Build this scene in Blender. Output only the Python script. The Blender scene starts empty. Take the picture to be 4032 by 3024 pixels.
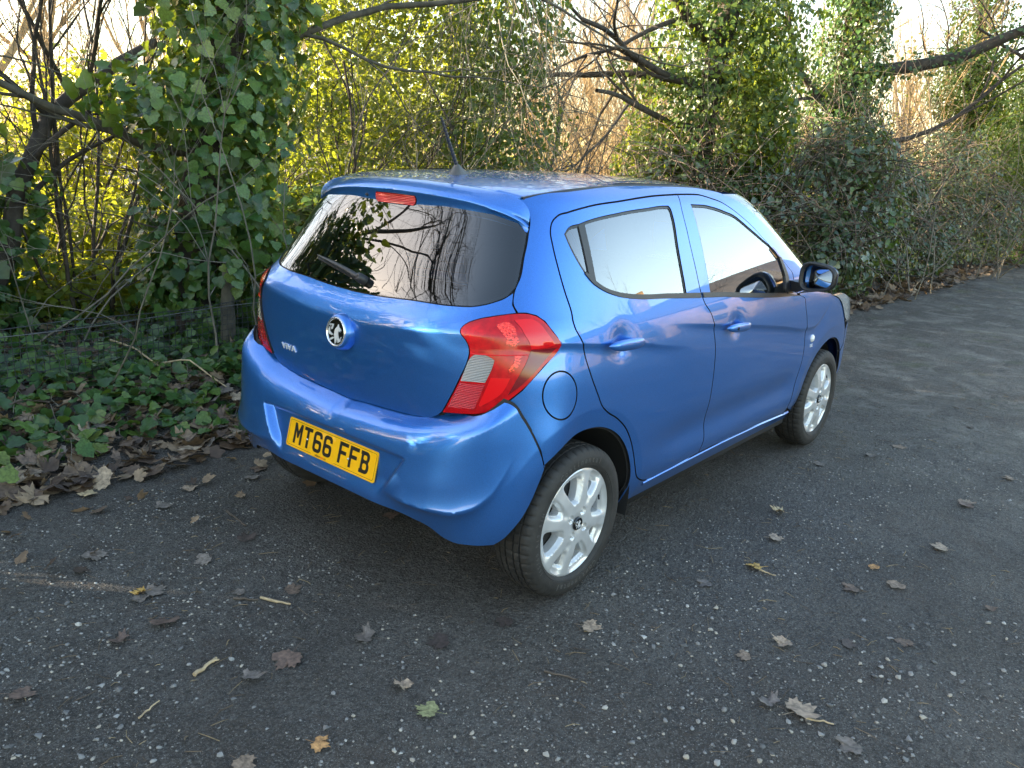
import bpy, bmesh, math, random
import numpy as np
from mathutils import Vector, Matrix
from mathutils.geometry import delaunay_2d_cdt

SC = bpy.context.scene
COL = SC.collection
# ------------------------------------------------------------------ camera
cam_data = bpy.data.cameras.new('camera')
cam = bpy.data.objects.new('camera', cam_data); COL.objects.link(cam)
CAM = np.array([-2.2015, -2.2548, 1.5455]); YAW, PITCH, ROLL = .6910, -.2792, .0590
_f = np.array([math.cos(YAW)*math.cos(PITCH), math.sin(YAW)*math.cos(PITCH), math.sin(PITCH)])
_r = np.array([math.sin(YAW), -math.cos(YAW), 0.0]); _u = np.cross(_r, _f)
_R = math.cos(ROLL)*_r + math.sin(ROLL)*_u; _U = -math.sin(ROLL)*_r + math.cos(ROLL)*_u
cam.matrix_world = Matrix(((_R[0], _U[0], -_f[0], CAM[0]), (_R[1], _U[1], -_f[1], CAM[1]), (_R[2], _U[2], -_f[2], CAM[2]), (0, 0, 0, 1)))
cam_data.sensor_width = 36; cam_data.lens = 3151/4032*36; cam_data.clip_start = .05; cam_data.clip_end = 900
SC.camera = cam
# ------------------------------------------------------------------ sky and sun
SUN_AZ, SUN_EL = math.radians(126), math.radians(11)        # azimuth measured from +x towards +y
world = bpy.data.worlds.new('World'); SC.world = world; world.use_nodes = True
wn = world.node_tree.nodes; wl = world.node_tree.links
bg = wn['Background']
sky = wn.new('ShaderNodeTexSky'); sky.sky_type = 'NISHITA'; sky.sun_disc = False
sky.sun_elevation = SUN_EL; sky.sun_rotation = math.radians(90) - SUN_AZ
sky.air_density = 1.0; sky.dust_density = 1.2; sky.ozone_density = 1.0
wb = wn.new('ShaderNodeVectorMath'); wb.operation = 'MULTIPLY'; wb.inputs[1].default_value = (1.09, 1.0, .91)      # the camera's white balance for shade, over the whole sky
wl.new(sky.outputs['Color'], wb.inputs[0]); wl.new(wb.outputs[0], bg.inputs['Color']); bg.inputs['Strength'].default_value = .15
sun_d = bpy.data.lights.new('sun', 'SUN'); sun_d.energy = 4.8; sun_d.angle = math.radians(.55); sun_d.color = (1.0, .83, .60)
sun = bpy.data.objects.new('sun', sun_d); COL.objects.link(sun)
_sd = Vector((math.cos(SUN_AZ)*math.cos(SUN_EL), math.sin(SUN_AZ)*math.cos(SUN_EL), math.sin(SUN_EL)))
sun.rotation_euler = _sd.to_track_quat('Z', 'Y').to_euler(); sun.location = (0, 0, 30)
vs = SC.view_settings
vs.view_transform = 'Standard'; vs.look = 'None'; vs.gamma = 1.0; vs.use_curve_mapping = False
vs.exposure = 2.7
SC.render.engine = 'CYCLES'
SC.cycles.max_bounces = 8; SC.cycles.transparent_max_bounces = 12; SC.cycles.diffuse_bounces = 4; SC.cycles.glossy_bounces = 4
# ------------------------------------------------------------------ mesh and material helpers
def raw_mesh(name, V, faces):
    """V (n,3); faces: list of index arrays, each (m,k)"""
    V = np.asarray(V, np.float32).reshape(-1, 3)
    if isinstance(faces, np.ndarray): faces = [faces]
    faces = [np.asarray(f, np.int32) for f in faces if len(f)]
    me = bpy.data.meshes.new(name)
    me.vertices.add(len(V)); me.vertices.foreach_set('co', V.ravel())
    loops = np.concatenate([f.ravel() for f in faces]); tot = np.concatenate([np.full(len(f), f.shape[1], np.int32) for f in faces])
    start = np.concatenate([[0], np.cumsum(tot)[:-1]]).astype(np.int32)
    me.loops.add(len(loops)); me.loops.foreach_set('vertex_index', loops)
    me.polygons.add(len(tot)); me.polygons.foreach_set('loop_start', start); me.polygons.foreach_set('loop_total', tot)
    me.update(calc_edges=True)
    return me
def link(name, me, mat=None, parent=None, smooth=True, loc=None):
    if mat is not None:
        for m in (mat if isinstance(mat, (list, tuple)) else [mat]): me.materials.append(m)
    if smooth: me.polygons.foreach_set('use_smooth', np.ones(len(me.polygons), bool))
    o = bpy.data.objects.new(name, me); COL.objects.link(o)
    if parent is not None: o.parent = parent
    if loc is not None: o.location = loc
    return o
def obj(name, V, faces, mat, parent=None, smooth=True, loc=None, angle=None):
    me = raw_mesh(name, V, faces)
    o = link(name, me, mat, parent, smooth, loc)
    if angle: me.set_sharp_from_angle(angle=math.radians(angle))
    return o
def empty(name, loc=(0, 0, 0), label=None, cat=None, group=None):
    o = bpy.data.objects.new(name, None); COL.objects.link(o); o.location = loc; o.empty_display_size = .2
    return tag(o, label, cat, group)
def tag(o, label=None, cat=None, group=None, kind=None):
    if label: o['label'] = label
    if cat: o['category'] = cat
    if group: o['group'] = group
    if kind: o['kind'] = kind
    return o
class MB:
    """collects pieces into one mesh"""
    def __init__(s): s.V = []; s.F = {}; s.n = 0
    def add(s, V, F):
        V = np.asarray(V, float).reshape(-1, 3); F = np.asarray(F, int)
        s.V.append(V); s.F.setdefault(F.shape[1], []).append(F + s.n); s.n += len(V)
        return s
    def arrays(s): return np.concatenate(s.V), [np.concatenate(f) for f in s.F.values()]
    def obj(s, name, mat, parent=None, smooth=True, loc=None, angle=None):
        V, F = s.arrays(); return obj(name, V, F, mat, parent, smooth, loc, angle)
    def box(s, a, b, bev=0):
        a = np.array(a, float); b = np.array(b, float)
        V = np.array([[x, y, z] for x in (a[0], b[0]) for y in (a[1], b[1]) for z in (a[2], b[2])])
        return s.add(V, [[0, 1, 3, 2], [4, 6, 7, 5], [0, 4, 5, 1], [2, 3, 7, 6], [0, 2, 6, 4], [1, 5, 7, 3]])
    def tube(s, pts, rad, k=6, cap=True):
        P = np.asarray(pts, float); n = len(P); rad = np.broadcast_to(np.asarray(rad, float), (n,))
        T = np.gradient(P, axis=0); T /= np.maximum(np.linalg.norm(T, axis=1, keepdims=True), 1e-9)
        ref = np.array([0, 0, 1.0]) if abs(T[:, 2]).mean() < .8 else np.array([1.0, 0, 0])
        A = np.cross(T, ref); A /= np.maximum(np.linalg.norm(A, axis=1, keepdims=True), 1e-9); B = np.cross(T, A)
        t = np.linspace(0, 2*np.pi, k, endpoint=False)
        V = P[:, None] + rad[:, None, None]*(A[:, None]*np.cos(t)[None, :, None] + B[:, None]*np.sin(t)[None, :, None])
        i = np.arange(n - 1)[:, None]*k; j = np.arange(k)[None]; j2 = (j + 1) % k
        F = np.stack([i + j, i + j2, i + k + j2, i + k + j], -1).reshape(-1, 4)
        s.add(V.reshape(-1, 3), F)
        if cap:
            for r in (0, n - 1):
                c = V[r]; s.add(np.vstack([c, c.mean(0)]), [[a, (a + 1) % k, k] for a in range(k)])
        return s
    def grid(s, P, flip=False, wrap=False):
        """P (n,m,3)"""
        n, m = P.shape[:2]; i = np.arange(n - 1)[:, None]; j = np.arange(m if wrap else m - 1)[None]; j2 = (j + 1) % m
        F = np.stack([i*m + j, i*m + j2, (i + 1)*m + j2, (i + 1)*m + j], -1).reshape(-1, 4)
        return s.add(P.reshape(-1, 3), F[:, ::-1] if flip else F)
    def prism(s, poly, axis, a, b):
        """closed 2-D polygon extruded along an axis from a to b; triangulated ends"""
        poly = np.asarray(poly, float); n = len(poly)
        tri = tri_poly(poly)
        def lift(v):
            o = [poly[:, 0], poly[:, 1]]; o.insert(axis, np.full(n, v)); return np.stack(o, 1)
        V = np.vstack([lift(a), lift(b)])
        s.add(V, [[i, (i + 1) % n, n + (i + 1) % n, n + i] for i in range(n)])
        s.add(lift(a), np.array(tri)[:, ::-1]); s.add(lift(b), tri)
        return s
def area2(P): return .5*np.sum(P[:, 0]*np.roll(P[:, 1], -1) - np.roll(P[:, 0], -1)*P[:, 1])
def inside(P, Q):
    """points Q in polygon P"""
    x, y = Q[:, 0], Q[:, 1]; r = np.zeros(len(Q), bool); n = len(P)
    for i in range(n):
        x1, y1 = P[i]; x2, y2 = P[(i + 1) % n]
        if y1 == y2: continue
        c = ((y1 > y) != (y2 > y)) & (x < (x2 - x1)*(y - y1)/(y2 - y1) + x1); r ^= c
    return r
def dist_poly(P, Q):
    d = np.full(len(Q), 1e9); n = len(P)
    for i in range(n):
        a = P[i]; b = P[(i + 1) % n] - a; l = b @ b
        if l < 1e-14: continue
        t = np.clip(((Q - a) @ b)/l, 0, 1); d = np.minimum(d, np.hypot(*(Q - a - t[:, None]*b).T))
    return d
def cdt(rings, extra=None, lines=()):
    """triangulate outer ring (rings[0]) minus holes"""
    pts = []; edges = []
    for l in lines:
        k = len(pts); pts += [tuple(p) for p in l]; edges += [(k + i, k + i + 1) for i in range(len(l) - 1)]
    for r in rings:
        k = len(pts); n = len(r); pts += [tuple(p) for p in r]; edges += [(k + i, k + (i + 1) % n) for i in range(n)]
    if extra is not None: pts += [tuple(p) for p in extra]
    V, E_, F, *_ = delaunay_2d_cdt([Vector((float(a), float(b))) for a, b in pts], edges, [], 0, 1e-6)
    V = np.array([(v[0], v[1]) for v in V]); F = np.array([f for f in F if len(f) == 3])
    c = V[F].mean(1); ok = inside(rings[0], c)
    for h in rings[1:]: ok &= ~inside(h, c)
    F = F[ok]
    a = V[F]; cr = (a[:, 1, 0] - a[:, 0, 0])*(a[:, 2, 1] - a[:, 0, 1]) - (a[:, 1, 1] - a[:, 0, 1])*(a[:, 2, 0] - a[:, 0, 0])
    F[cr < 0] = F[cr < 0][:, ::-1]
    return V, F
def tri_poly(P):
    P = np.asarray(P, float); V, F = cdt([P])
    if len(V) == len(P): return F
    idx = [int(np.argmin(np.hypot(*(P - v).T))) for v in V]
    return np.array([[idx[i] for i in f] for f in F])
def smooth_ring(pts, step=.012, sharp=38, closed=True):
    """spline through traced points, keeping sharp corners"""
    P = np.asarray(pts, float); n = len(P); out = []
    def turn(i):
        a = P[i] - P[i-1]; b = P[(i+1) % n] - P[i]
        return abs(math.degrees(math.atan2(a[0]*b[1] - a[1]*b[0], a @ b)))
    corner = [(turn(i) > sharp) or (not closed and i in (0, n-1)) for i in range(n)]
    def tang(i, side):
        if corner[i]: return None
        a = P[i] - P[i-1]; b = P[(i+1) % n] - P[i]; la = np.hypot(*a); lb = np.hypot(*b)
        t = (a/la*lb + b/lb*la)/(la + lb); return t/max(np.hypot(*t), 1e-9)
    for i in range(n if closed else n - 1):
        p = P[i]; q = P[(i+1) % n]; L = np.hypot(*(q - p)); d = (q - p)/max(L, 1e-9)
        t0 = tang(i, 1); t1 = tang((i+1) % n, -1)
        if t0 is None and t1 is None: t0 = t1 = d
        elif t0 is None: t0 = d
        elif t1 is None: t1 = d
        k = max(1, int(math.ceil(L/step))); s = np.arange(k)/k
        h = np.stack([2*s**3 - 3*s**2 + 1, s**3 - 2*s**2 + s, -2*s**3 + 3*s**2, s**3 - s**2], 1)
        out.append(h[:, :1]*p + h[:, 1:2]*t0*L + h[:, 2:3]*q + h[:, 3:4]*t1*L)
    if not closed: out.append(P[-1:])
    return np.concatenate(out)
def offset_ring(P, d):
    """shrink a counter-clockwise ring by d"""
    e = np.roll(P, -1, 0) - P; e /= np.maximum(np.hypot(*e.T)[:, None], 1e-9)
    nrm = np.stack([-e[:, 1], e[:, 0]], 1); m = nrm + np.roll(nrm, 1, 0)
    l = np.maximum((m*m).sum(1, keepdims=True), .5)
    return P + m/l*2*d
# ---- node materials
def material(name):
    m = bpy.data.materials.new(name); m.use_nodes = True
    nt = m.node_tree; b = nt.nodes['Principled BSDF']; return m, nt, b
def simple(name, col, rough=.5, metal=0, spec=.5, coat=0, noise=0, nscale=30, bump=0, bscale=200, coatr=.03):
    m, nt, b = material(name); N = nt.nodes; L = nt.links
    b.inputs['Base Color'].default_value = (*col, 1); b.inputs['Roughness'].default_value = rough
    b.inputs['Metallic'].default_value = metal; b.inputs['Specular IOR Level'].default_value = spec
    b.inputs['Coat Weight'].default_value = coat; b.inputs['Coat Roughness'].default_value = coatr
    if noise or bump:
        tc = N.new('ShaderNodeTexCoord')
    if noise:
        t = N.new('ShaderNodeTexNoise'); t.inputs['Scale'].default_value = nscale; t.inputs['Detail'].default_value = 6
        L.new(tc.outputs['Object'], t.inputs['Vector'])
        r = N.new('ShaderNodeMapRange'); r.inputs[1].default_value = .3; r.inputs[2].default_value = .7
        r.inputs[3].default_value = 1 - noise; r.inputs[4].default_value = 1 + noise; L.new(t.outputs['Fac'], r.inputs[0])
        mx = N.new('ShaderNodeVectorMath'); mx.operation = 'SCALE'; mx.inputs[0].default_value = col; L.new(r.outputs[0], mx.inputs['Scale'])
        L.new(mx.outputs[0], b.inputs['Base Color'])
    if bump:
        t = N.new('ShaderNodeTexNoise'); t.inputs['Scale'].default_value = bscale; t.inputs['Detail'].default_value = 4
        L.new(tc.outputs['Object'], t.inputs['Vector'])
        bm = N.new('ShaderNodeBump'); bm.inputs['Strength'].default_value = bump; bm.inputs['Distance'].default_value = .003
        L.new(t.outputs['Fac'], bm.inputs['Height']); L.new(bm.outputs[0], b.inputs['Normal'])
    return m
def pchip(xs, ys):
    """smooth monotone-ish cubic interpolation"""
    xs = np.array(xs, float); ys = np.array(ys, float)
    h = np.diff(xs); d = np.diff(ys) / h
    m = np.zeros_like(xs); m[0] = d[0]; m[-1] = d[-1]
    for i in range(1, len(xs) - 1):
        if d[i-1] * d[i] > 0:
            w1 = 2*h[i] + h[i-1]; w2 = h[i] + 2*h[i-1]
            m[i] = (w1 + w2) / (w1/d[i-1] + w2/d[i])
    def f(x):
        x = np.clip(np.asarray(x, float), xs[0], xs[-1])
        k = np.clip(np.searchsorted(xs, x) - 1, 0, len(h) - 1)
        t = (x - xs[k]) / h[k]
        return ((2*t**3 - 3*t**2 + 1)*ys[k] + (t**3 - 2*t**2 + t)*h[k]*m[k]
                + (-2*t**3 + 3*t**2)*ys[k+1] + (t**3 - t**2)*h[k]*m[k+1])
    return f
def spline(xs, ys):
    """natural cubic spline: continuous curvature, for skins that mirror"""
    xs = np.array(xs, float); ys = np.array(ys, float); n = len(xs); h = np.diff(xs); A = np.eye(n); r = np.zeros(n)
    for i in range(1, n - 1):
        A[i, i-1] = h[i-1]; A[i, i] = 2*(h[i-1] + h[i]); A[i, i+1] = h[i]; r[i] = 6*((ys[i+1] - ys[i])/h[i] - (ys[i] - ys[i-1])/h[i-1])
    M = np.linalg.solve(A, r)
    def f(x):
        x = np.clip(np.asarray(x, float), xs[0], xs[-1]); k = np.clip(np.searchsorted(xs, x) - 1, 0, n - 2); a = xs[k+1] - x; b = x - xs[k]; hk = h[k]
        return (M[k]*a**3 + M[k+1]*b**3)/(6*hk) + (ys[k]/hk - M[k]*hk/6)*a + (ys[k+1]/hk - M[k+1]*hk/6)*b
    return f
def sstep(a, b, x):
    t = np.clip((np.asarray(x, float) - a) / (b - a), 0, 1)
    return t*t*(3 - 2*t)
XM = 1.0
PX = 9.0
QY_f = spline([.2, .35, .62, .70, .95, 1.05, 1.2, 1.35], [4.4, 4.7, 4.72, 4.66, 4.6, 4.55, 4.35, 4.1])
W_f = spline([.15, .20, .27, .33, .45, .60, .75, .87, .95, 1.03, 1.15, 1.28, 1.38, 1.42, 1.46],
             [.690, .715, .752, .776, .790, .7955, .7975, .793, .778, .753, .7115, .6615, .6140, .584, .525])
# rear profile: bumper below, tailgate above
zt_f = spline([0, .21, .37, .46, .56, .65, .712, .80], [.643, .656, .671, .690, .720, .752, .788, .84])
RD_f = pchip([-.03, -.006, .008, .028, .05, .09, .14, .22, .30, .37, .44, .50], [-.385, -.398, -.425, -.462, -.486, -.505, -.514, -.524, -.520, -.500, -.455, -.41])
RT_f = pchip([.60, .66, .70, .80, .90, .945, .98, 1.03, 1.10, 1.20, 1.34, 1.42, 1.46],
             [-.400, -.412, -.418, -.430, -.440, -.443, -.428, -.391, -.3504, -.2924, -.2112, -.1648, -.1416])
F_f = pchip([.15, .20, .30, .45, .60, .75, .85, .92, .97, 1.05, 1.20, 1.30, 1.38, 1.43, 1.46],
            [2.95, 3.02, 3.10, 3.13, 3.12, 3.08, 3.02, 2.95, 2.45, 2.30, 2.02, 1.84, 1.68, 1.55, 1.42])
PX_f = pchip([.2, .5, .65, .8, .95], [13.0, 13.0, 12.5, 10.5, 9.0])
# reference plan curve: arc length u -> (xi = distance along the car / half length, s = sine of the curve parameter)
def _table():
    P, q, W = 9.0, 5.0, .79
    c = np.unique(np.concatenate([np.linspace(0, 1, 3000)**(P/2), np.cos(np.linspace(0, np.pi/2, 3000))]))[::-1]
    c = np.clip(c, 0, 1); s = np.sqrt(1 - c*c); s[0] = 0
    out = []
    for a in (1.46, 2.08):
        x = a*c**(2/P); y = W*s**(2/q)
        u = np.concatenate([[0], np.cumsum(np.hypot(np.diff(x), np.diff(y)))])
        out.append((u, c**(2/P), s))
    return out
_REAR, _FRONT = _table()
UMID = _REAR[0][-1]; UMAX = UMID + _FRONT[0][-1]
def base(u, z, bumper=False):
    """right-hand outer skin of the car: u runs round the plan from the middle of the tail, z is height"""
    u = np.asarray(u, float); z = np.asarray(z, float)
    zt = z - .035*np.minimum(u/.5, 1.2)**2*np.exp(-((z - .97)/.10)**2)   # the tailgate fold rises towards the lamps
    if bumper:                                                # the bumper's shelf follows the foot of the tailgate and lamps
        au_ = np.abs(u); t = zt_f(au_) - z; t = np.where(t > .14, .14 + (t - .14)*(.36/np.maximum(zt_f(au_) - .14 - .143, .05)), t)
        k = sstep(.53, .70, au_); a = XM - ((1 - k)*RD_f(t) + k*(-.512 + .055*(1 - sstep(-.01, .07, t))*(1 - sstep(.74, .86, au_))))
        k2 = sstep(.70, .87, au_); a = a*(1 - k2) + (XM - RT_f(zt))*k2                    # and runs flush into the flank
    else: a = XM - RT_f(zt)
    W = W_f(z); af = F_f(z) - XM
    au = np.abs(u); rear = au <= UMID; v = np.where(rear, au, UMAX - au)
    xi = np.where(rear, np.interp(v, _REAR[0], _REAR[1]), np.interp(v, _FRONT[0], _FRONT[1]))
    sn = np.where(rear, np.interp(v, _REAR[0], _REAR[2]), np.interp(v, _FRONT[0], _FRONT[2]))
    P = np.where(rear, PX_f(z), 9.0); q = np.where(rear, QY_f(z), 3.9)
    # along the sides the length leads, across the tail the width leads; blended through one curve parameter
    w = sstep(.30, .95, sn)
    s1 = np.sqrt(np.maximum(1 - np.minimum(xi, 1)**P, 0)); s2 = sn
    sv = s1*w + s2*(1 - w)
    cv2 = np.maximum(1 - sv*sv, 0)
    xr = np.where(w > .999, xi, cv2**(1/P)); yr = sv**(2/q)
    x = np.where(rear, XM - a*xr, XM + af*xr); y = W*yr
    return np.stack([x, np.where(u >= 0, -y, y), z + 0*u], -1)

ARCH = [(-.006, .290), (2.40, .290)]
zA_f = pchip([-.30, -.148, -.035, .073, .31, .50, .75], [.966, .960, .948, .934, .905, .870, .833])
zB_f = pchip([.39, .63, .88, 1.22, 1.62, 1.96, 2.06, 2.2, 2.3], [.963, .938, .906, .864, .808, .757, .755, .82, .90])
HANDLE = [(.185, .925), (1.10, .873)]
zC_f = pchip([.24, .36, .49, .60, .66, .71, .735, .76], [.43, .418, .413, .417, .440, .489, .545, .62])
def detail(u, P, bumper):
    """millimetre-scale pressings laid on the smooth skin, along its normal"""
    x = P[..., 0]; z = P[..., 2]; au = np.abs(u)
    d = np.zeros_like(x)
    t = zA_f(x) - z
    under = np.where(t > 0, (1 - np.exp(-np.maximum(t, 0)/.018))*np.exp(-np.maximum(t, 0)/.13), 0)
    side = sstep(-.33, -.2, x)*(au > .6)
    d -= .014*under*side*(1 - sstep(.28, .75, x))
    t = zB_f(x) - z
    under = np.where(t > 0, (1 - np.exp(-np.maximum(t, 0)/.016))*np.exp(-np.maximum(t, 0)/.13), 0)
    d -= .014*under*sstep(.45, .9, x)*(1 - sstep(2.1, 2.3, x))
    # hollow along the foot of the doors
    w = sstep(.35, .75, x)*(1 - sstep(1.75, 2.05, x))
    d -= .017*w*np.exp(-((z - .455)/.075)**2)
    # finger cups behind the door handles
    for hx, hz in HANDLE:
        d -= .014*np.exp(-((x - hx)/.052)**2 - ((z - hz)/.045)**2)*(au > .9)
    # flat lips round the wheel arches
    for cx, cz in ARCH:
        r = np.hypot(x - cx, z - cz)
        if cx < 1: d += .030*np.exp(-(np.maximum(r - .33, 0)/.12)**2)*(1 - sstep(-.22, -.03, x - cx))*sstep(.64, .80, au)
        d -= .11*np.maximum(.424 - r, 0)*(au > .6)
    if bumper:
        zc = zC_f(au)
        w = sstep(.30, .44, au)*(1 - sstep(.64, .77, au))
        t = z - zc
        d += w*np.where(t > 0, .020*np.exp(-np.maximum(t, 0)/.05) , 0.020 - .034*(1 - np.exp(-np.maximum(-t, 0)/.035)))
        # pocket for the number plate
        yt = .298 + (z - .385)/.165*.104
        wy = 1 - sstep(-.024, .014, np.abs(P[..., 1]) - yt)
        d = d*(1 - wy) - wy*.027*sstep(.360, .455, z)*(1 - sstep(.544, .556, z))
    return d
def S(u, z, bumper=False):
    u, z = np.broadcast_arrays(np.asarray(u, float), np.asarray(z, float))
    P = base(u, z, bumper); h = 2e-3
    du = base(u + h, z, bumper) - base(u - h, z, bumper); dz = base(u, z + h, bumper) - base(u, z - h, bumper)
    n = np.cross(du, dz); n /= np.maximum(np.linalg.norm(n, axis=-1, keepdims=True), 1e-12)
    return P + n*detail(u, P, bumper)[..., None]
# ------------------------------------------------------------------ the car: traced panel outlines on the skin (u, z)
TR = dict(
    tg_bottom=[(0,.643),(.2087,.6562),(.3689,.6684),(.4413,.6796),(.4745,.6972)],
    lamp=[(.5835,.9956),(.5836,1.0059),(.594,1.0191),(.6203,1.0335),(.6679,1.0466),(.7425,1.059),(.7723,1.059),(.8106,1.0514),(.8528,1.0333),(.8916,1.0051),(.913,.982),(.9217,.9592),(.9102,.9432),(.8351,.8924),(.7543,.8255),(.712,.7913),(.6846,.7689),(.6473,.7461),(.616,.7349),(.5718,.7268),(.4943,.7144),(.5172,.7524),(.5664,.8469),(.5983,.9147),(.6048,.9372),(.605,.9545),(.5975,.9755)],
    glass_bot=[(0,1.043),(.17,1.047),(.3471,1.0575),(.5137,1.0643),(.5991,1.0726),(.6574,1.0895),(.6989,1.1106),(.7147,1.1328)],
    qgap=[(.6892,1.4),(.7116,1.384),(.7291,1.3676),(.739,1.3509),(.7418,1.3148),(.7403,1.3042),(.7371,1.266),(.7314,1.2238),(.7276,1.166),(.7152,1.1221),(.7199,1.0842),(.7425,1.059)],
    bq=[(.7160,.7937),(.7400,.7890),(.7647,.7756),(.781,.7404),(.7999,.6827),(.8122,.6253),(.8225,.5655)],
    barch=[(.8242,.5605),(.8145,.5122),(.8001,.4478),(.7852,.3997),(.7665,.3578),(.752,.3267),(.7389,.309)],
    bbot=[(.6962,.287),(.6255,.284),(.558,.318),(.4456,.346),(.2334,.351),(0,.352)],
    rdoor=[(1.8591,1.4249),(1.6046,1.4189),(1.2943,1.4017),(1.0403,1.3841),(.9191,1.3662),(.8604,1.3533),(.835,1.3329),(.8294,1.3079),(.8422,1.2631),(.8684,1.2033),(.909,1.1285),(.971,1.0426),(1.015,.9791),(1.03,.9463),(1.0424,.8922),(1.0641,.8323),(1.1003,.7627),(1.1315,.7116),(1.1596,.6891),(1.2369,.6434),(1.3011,.5908),(1.3524,.5291),(1.3898,.4634),(1.4128,.4116),(1.4426,.3573),(1.4988,.3242),(1.5753,.3083),(1.8826,.3133)],
    mid=[(1.8591,1.4249),(1.8432,1.3967),(1.838,1.2737),(1.859,1.1357),(1.880,1.0405),(1.8999,1.0033),(1.9408,.9579),(1.968,.9026),(1.9943,.8085),(2.0024,.7009),(2.0026,.616),(2.0048,.5262),(2.0148,.4507),(2.0204,.3845),(1.9957,.3192)],
    dbot=[(2.2335,.3168),(2.6489,.3064),(2.975,.2875)],
    fgap=[(3.1398,.9543),(3.045,.93),(3.024,.8927),(3.0317,.8136),(3.0441,.7266),(3.0424,.6062),(3.0088,.4749),(2.9862,.3213)],
    fdoor_top=[(1.8591,1.4249),(2.0352,1.425),(2.3672,1.4112),(2.703,1.3846),(2.8988,1.3464),(3.0898,1.2806),(3.2081,1.204),(3.2944,1.1312),(3.3386,1.0556),(3.22,.985),(3.1398,.9543)],
    fwin=[(1.9462,1.3851),(2.1995,1.3775),(2.5694,1.3549),(2.8212,1.326),(2.9693,1.2821),(3.1248,1.2284),(3.2369,1.1779),(3.28,1.1268),(3.1835,1.0547),(3.0322,.9638),(2.98,.9665),(2.5,.996),(2.02,1.0235),(1.9644,1.0264)],
    rwin=[(.8987,1.2968),(.911,1.3103),(.983,1.3276),(1.2709,1.3605),(1.5,1.3735),(1.69,1.3805),(1.714,1.3795),(1.7275,1.3694),(1.731,1.35),(1.7273,1.2344),(1.7513,1.0408),(1.3584,1.0732),(1.2445,1.0889),(1.1363,1.1148),(1.0533,1.1457),(.9831,1.1998),(.9282,1.257)],
)
def u_of(x, z, bumper=False):
    """u on the skin at a given place along the car"""
    lo, hi = .5, UMAX - .05
    for _ in range(40):
        m = (lo + hi)/2
        if base(m, z, bumper)[0] < x: lo = m
        else: hi = m
    return (lo + hi)/2
def u_arr(x, z, bumper=False):
    x = np.asarray(x, float); z = np.asarray(z, float); lo = np.full(len(x), .5); hi = np.full(len(x), UMAX - .05)
    for _ in range(40):
        m = (lo + hi)/2; b = base(m, z, bumper)[:, 0] < x; lo = np.where(b, m, lo); hi = np.where(b, hi, m)
    return (lo + hi)/2
def crease_lines(bumper):
    """pressing edges that the panel meshes must follow"""
    L_ = []
    if bumper:
        u = np.linspace(.30, .76, 80)
        for dz in (.010, 0, -.010, -.022): L_.append(np.stack([u, zC_f(u) + dz], 1))
        u = np.linspace(0, .42, 60)
        for dz in (.556, .550, .544): L_.append(np.stack([u, 0*u + dz], 1)); L_.append(np.stack([-u[1:], 0*u[1:] + dz], 1))
        z = np.linspace(.375, .542, 24)
        for k in (-.016, -.003, .010):
            yt = .298 + (z - .385)/.165*.104 + k; uu = np.array([np.interp(y, -base(np.linspace(.1, .6, 200), zz, True)[:, 1], np.linspace(.1, .6, 200)) for y, zz in zip(yt, z)])
            L_.append(np.stack([uu, z], 1))
        L_ = L_ + [l*[-1, 1] for l in L_ if l[:, 0].min() > .05]
    else:
        x = np.linspace(-.30, .74, 130)
        for dz in (.006, 0, -.008, -.020): L_.append(np.stack([u_arr(x, zA_f(x) + dz), zA_f(x) + dz], 1))
        x = np.linspace(.46, 2.28, 220)
        for dz in (.006, 0, -.008, -.020): L_.append(np.stack([u_arr(x, zB_f(x) + dz), zB_f(x) + dz], 1))
        u = np.linspace(0, .585, 70); 
        for z0 in (.943, .951, .959):
            zz = z0 + .035*(u/.5)**2; L_.append(np.stack([u, zz], 1)); L_.append(np.stack([-u[1:], zz[1:]], 1))
    for cx, cz in ARCH:
        t = np.radians(np.linspace(-10, 190, 110))
        for r in (.418, .424, .430):
            xx = cx + r*np.cos(t); zz = cz + r*np.sin(t); uu = u_arr(np.clip(xx, -.40, 2.9), zz, bumper); L_.append(np.stack([uu, zz], 1)[(xx > -.36)])
    return L_
_CL = {}
def clip_lines(rings, bumper, margin):
    if bumper not in _CL: _CL[bumper] = crease_lines(bumper)
    out = []
    for l in _CL[bumper]:
        ok = inside(rings[0], l)
        for h in rings[1:]: ok &= ~inside(h, l)
        if not ok.any(): continue
        for r in rings: ok[ok] = dist_poly(r, l[ok]) > margin
        k = 0
        while k < len(l):
            if ok[k]:
                j = k
                while j < len(l) and ok[j]: j += 1
                if j - k > 1: out.append(l[k:j])
                k = j
            else: k += 1
    return out
def xz(pts): return [(u_of(x, z), z) for x, z in pts]
def skin(U, Z, off=0., bumper=False):
    U = np.asarray(U, float); Z = np.asarray(Z, float); h = 2.5e-3
    P = S(U, Z, bumper)
    du = S(U + h, Z, bumper) - S(U - h, Z, bumper); dz = S(U, Z + h, bumper) - S(U, Z - h, bumper)
    n = np.cross(du, dz); n /= np.maximum(np.linalg.norm(n, axis=-1, keepdims=True), 1e-9)
    return P + n*off, n
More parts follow.
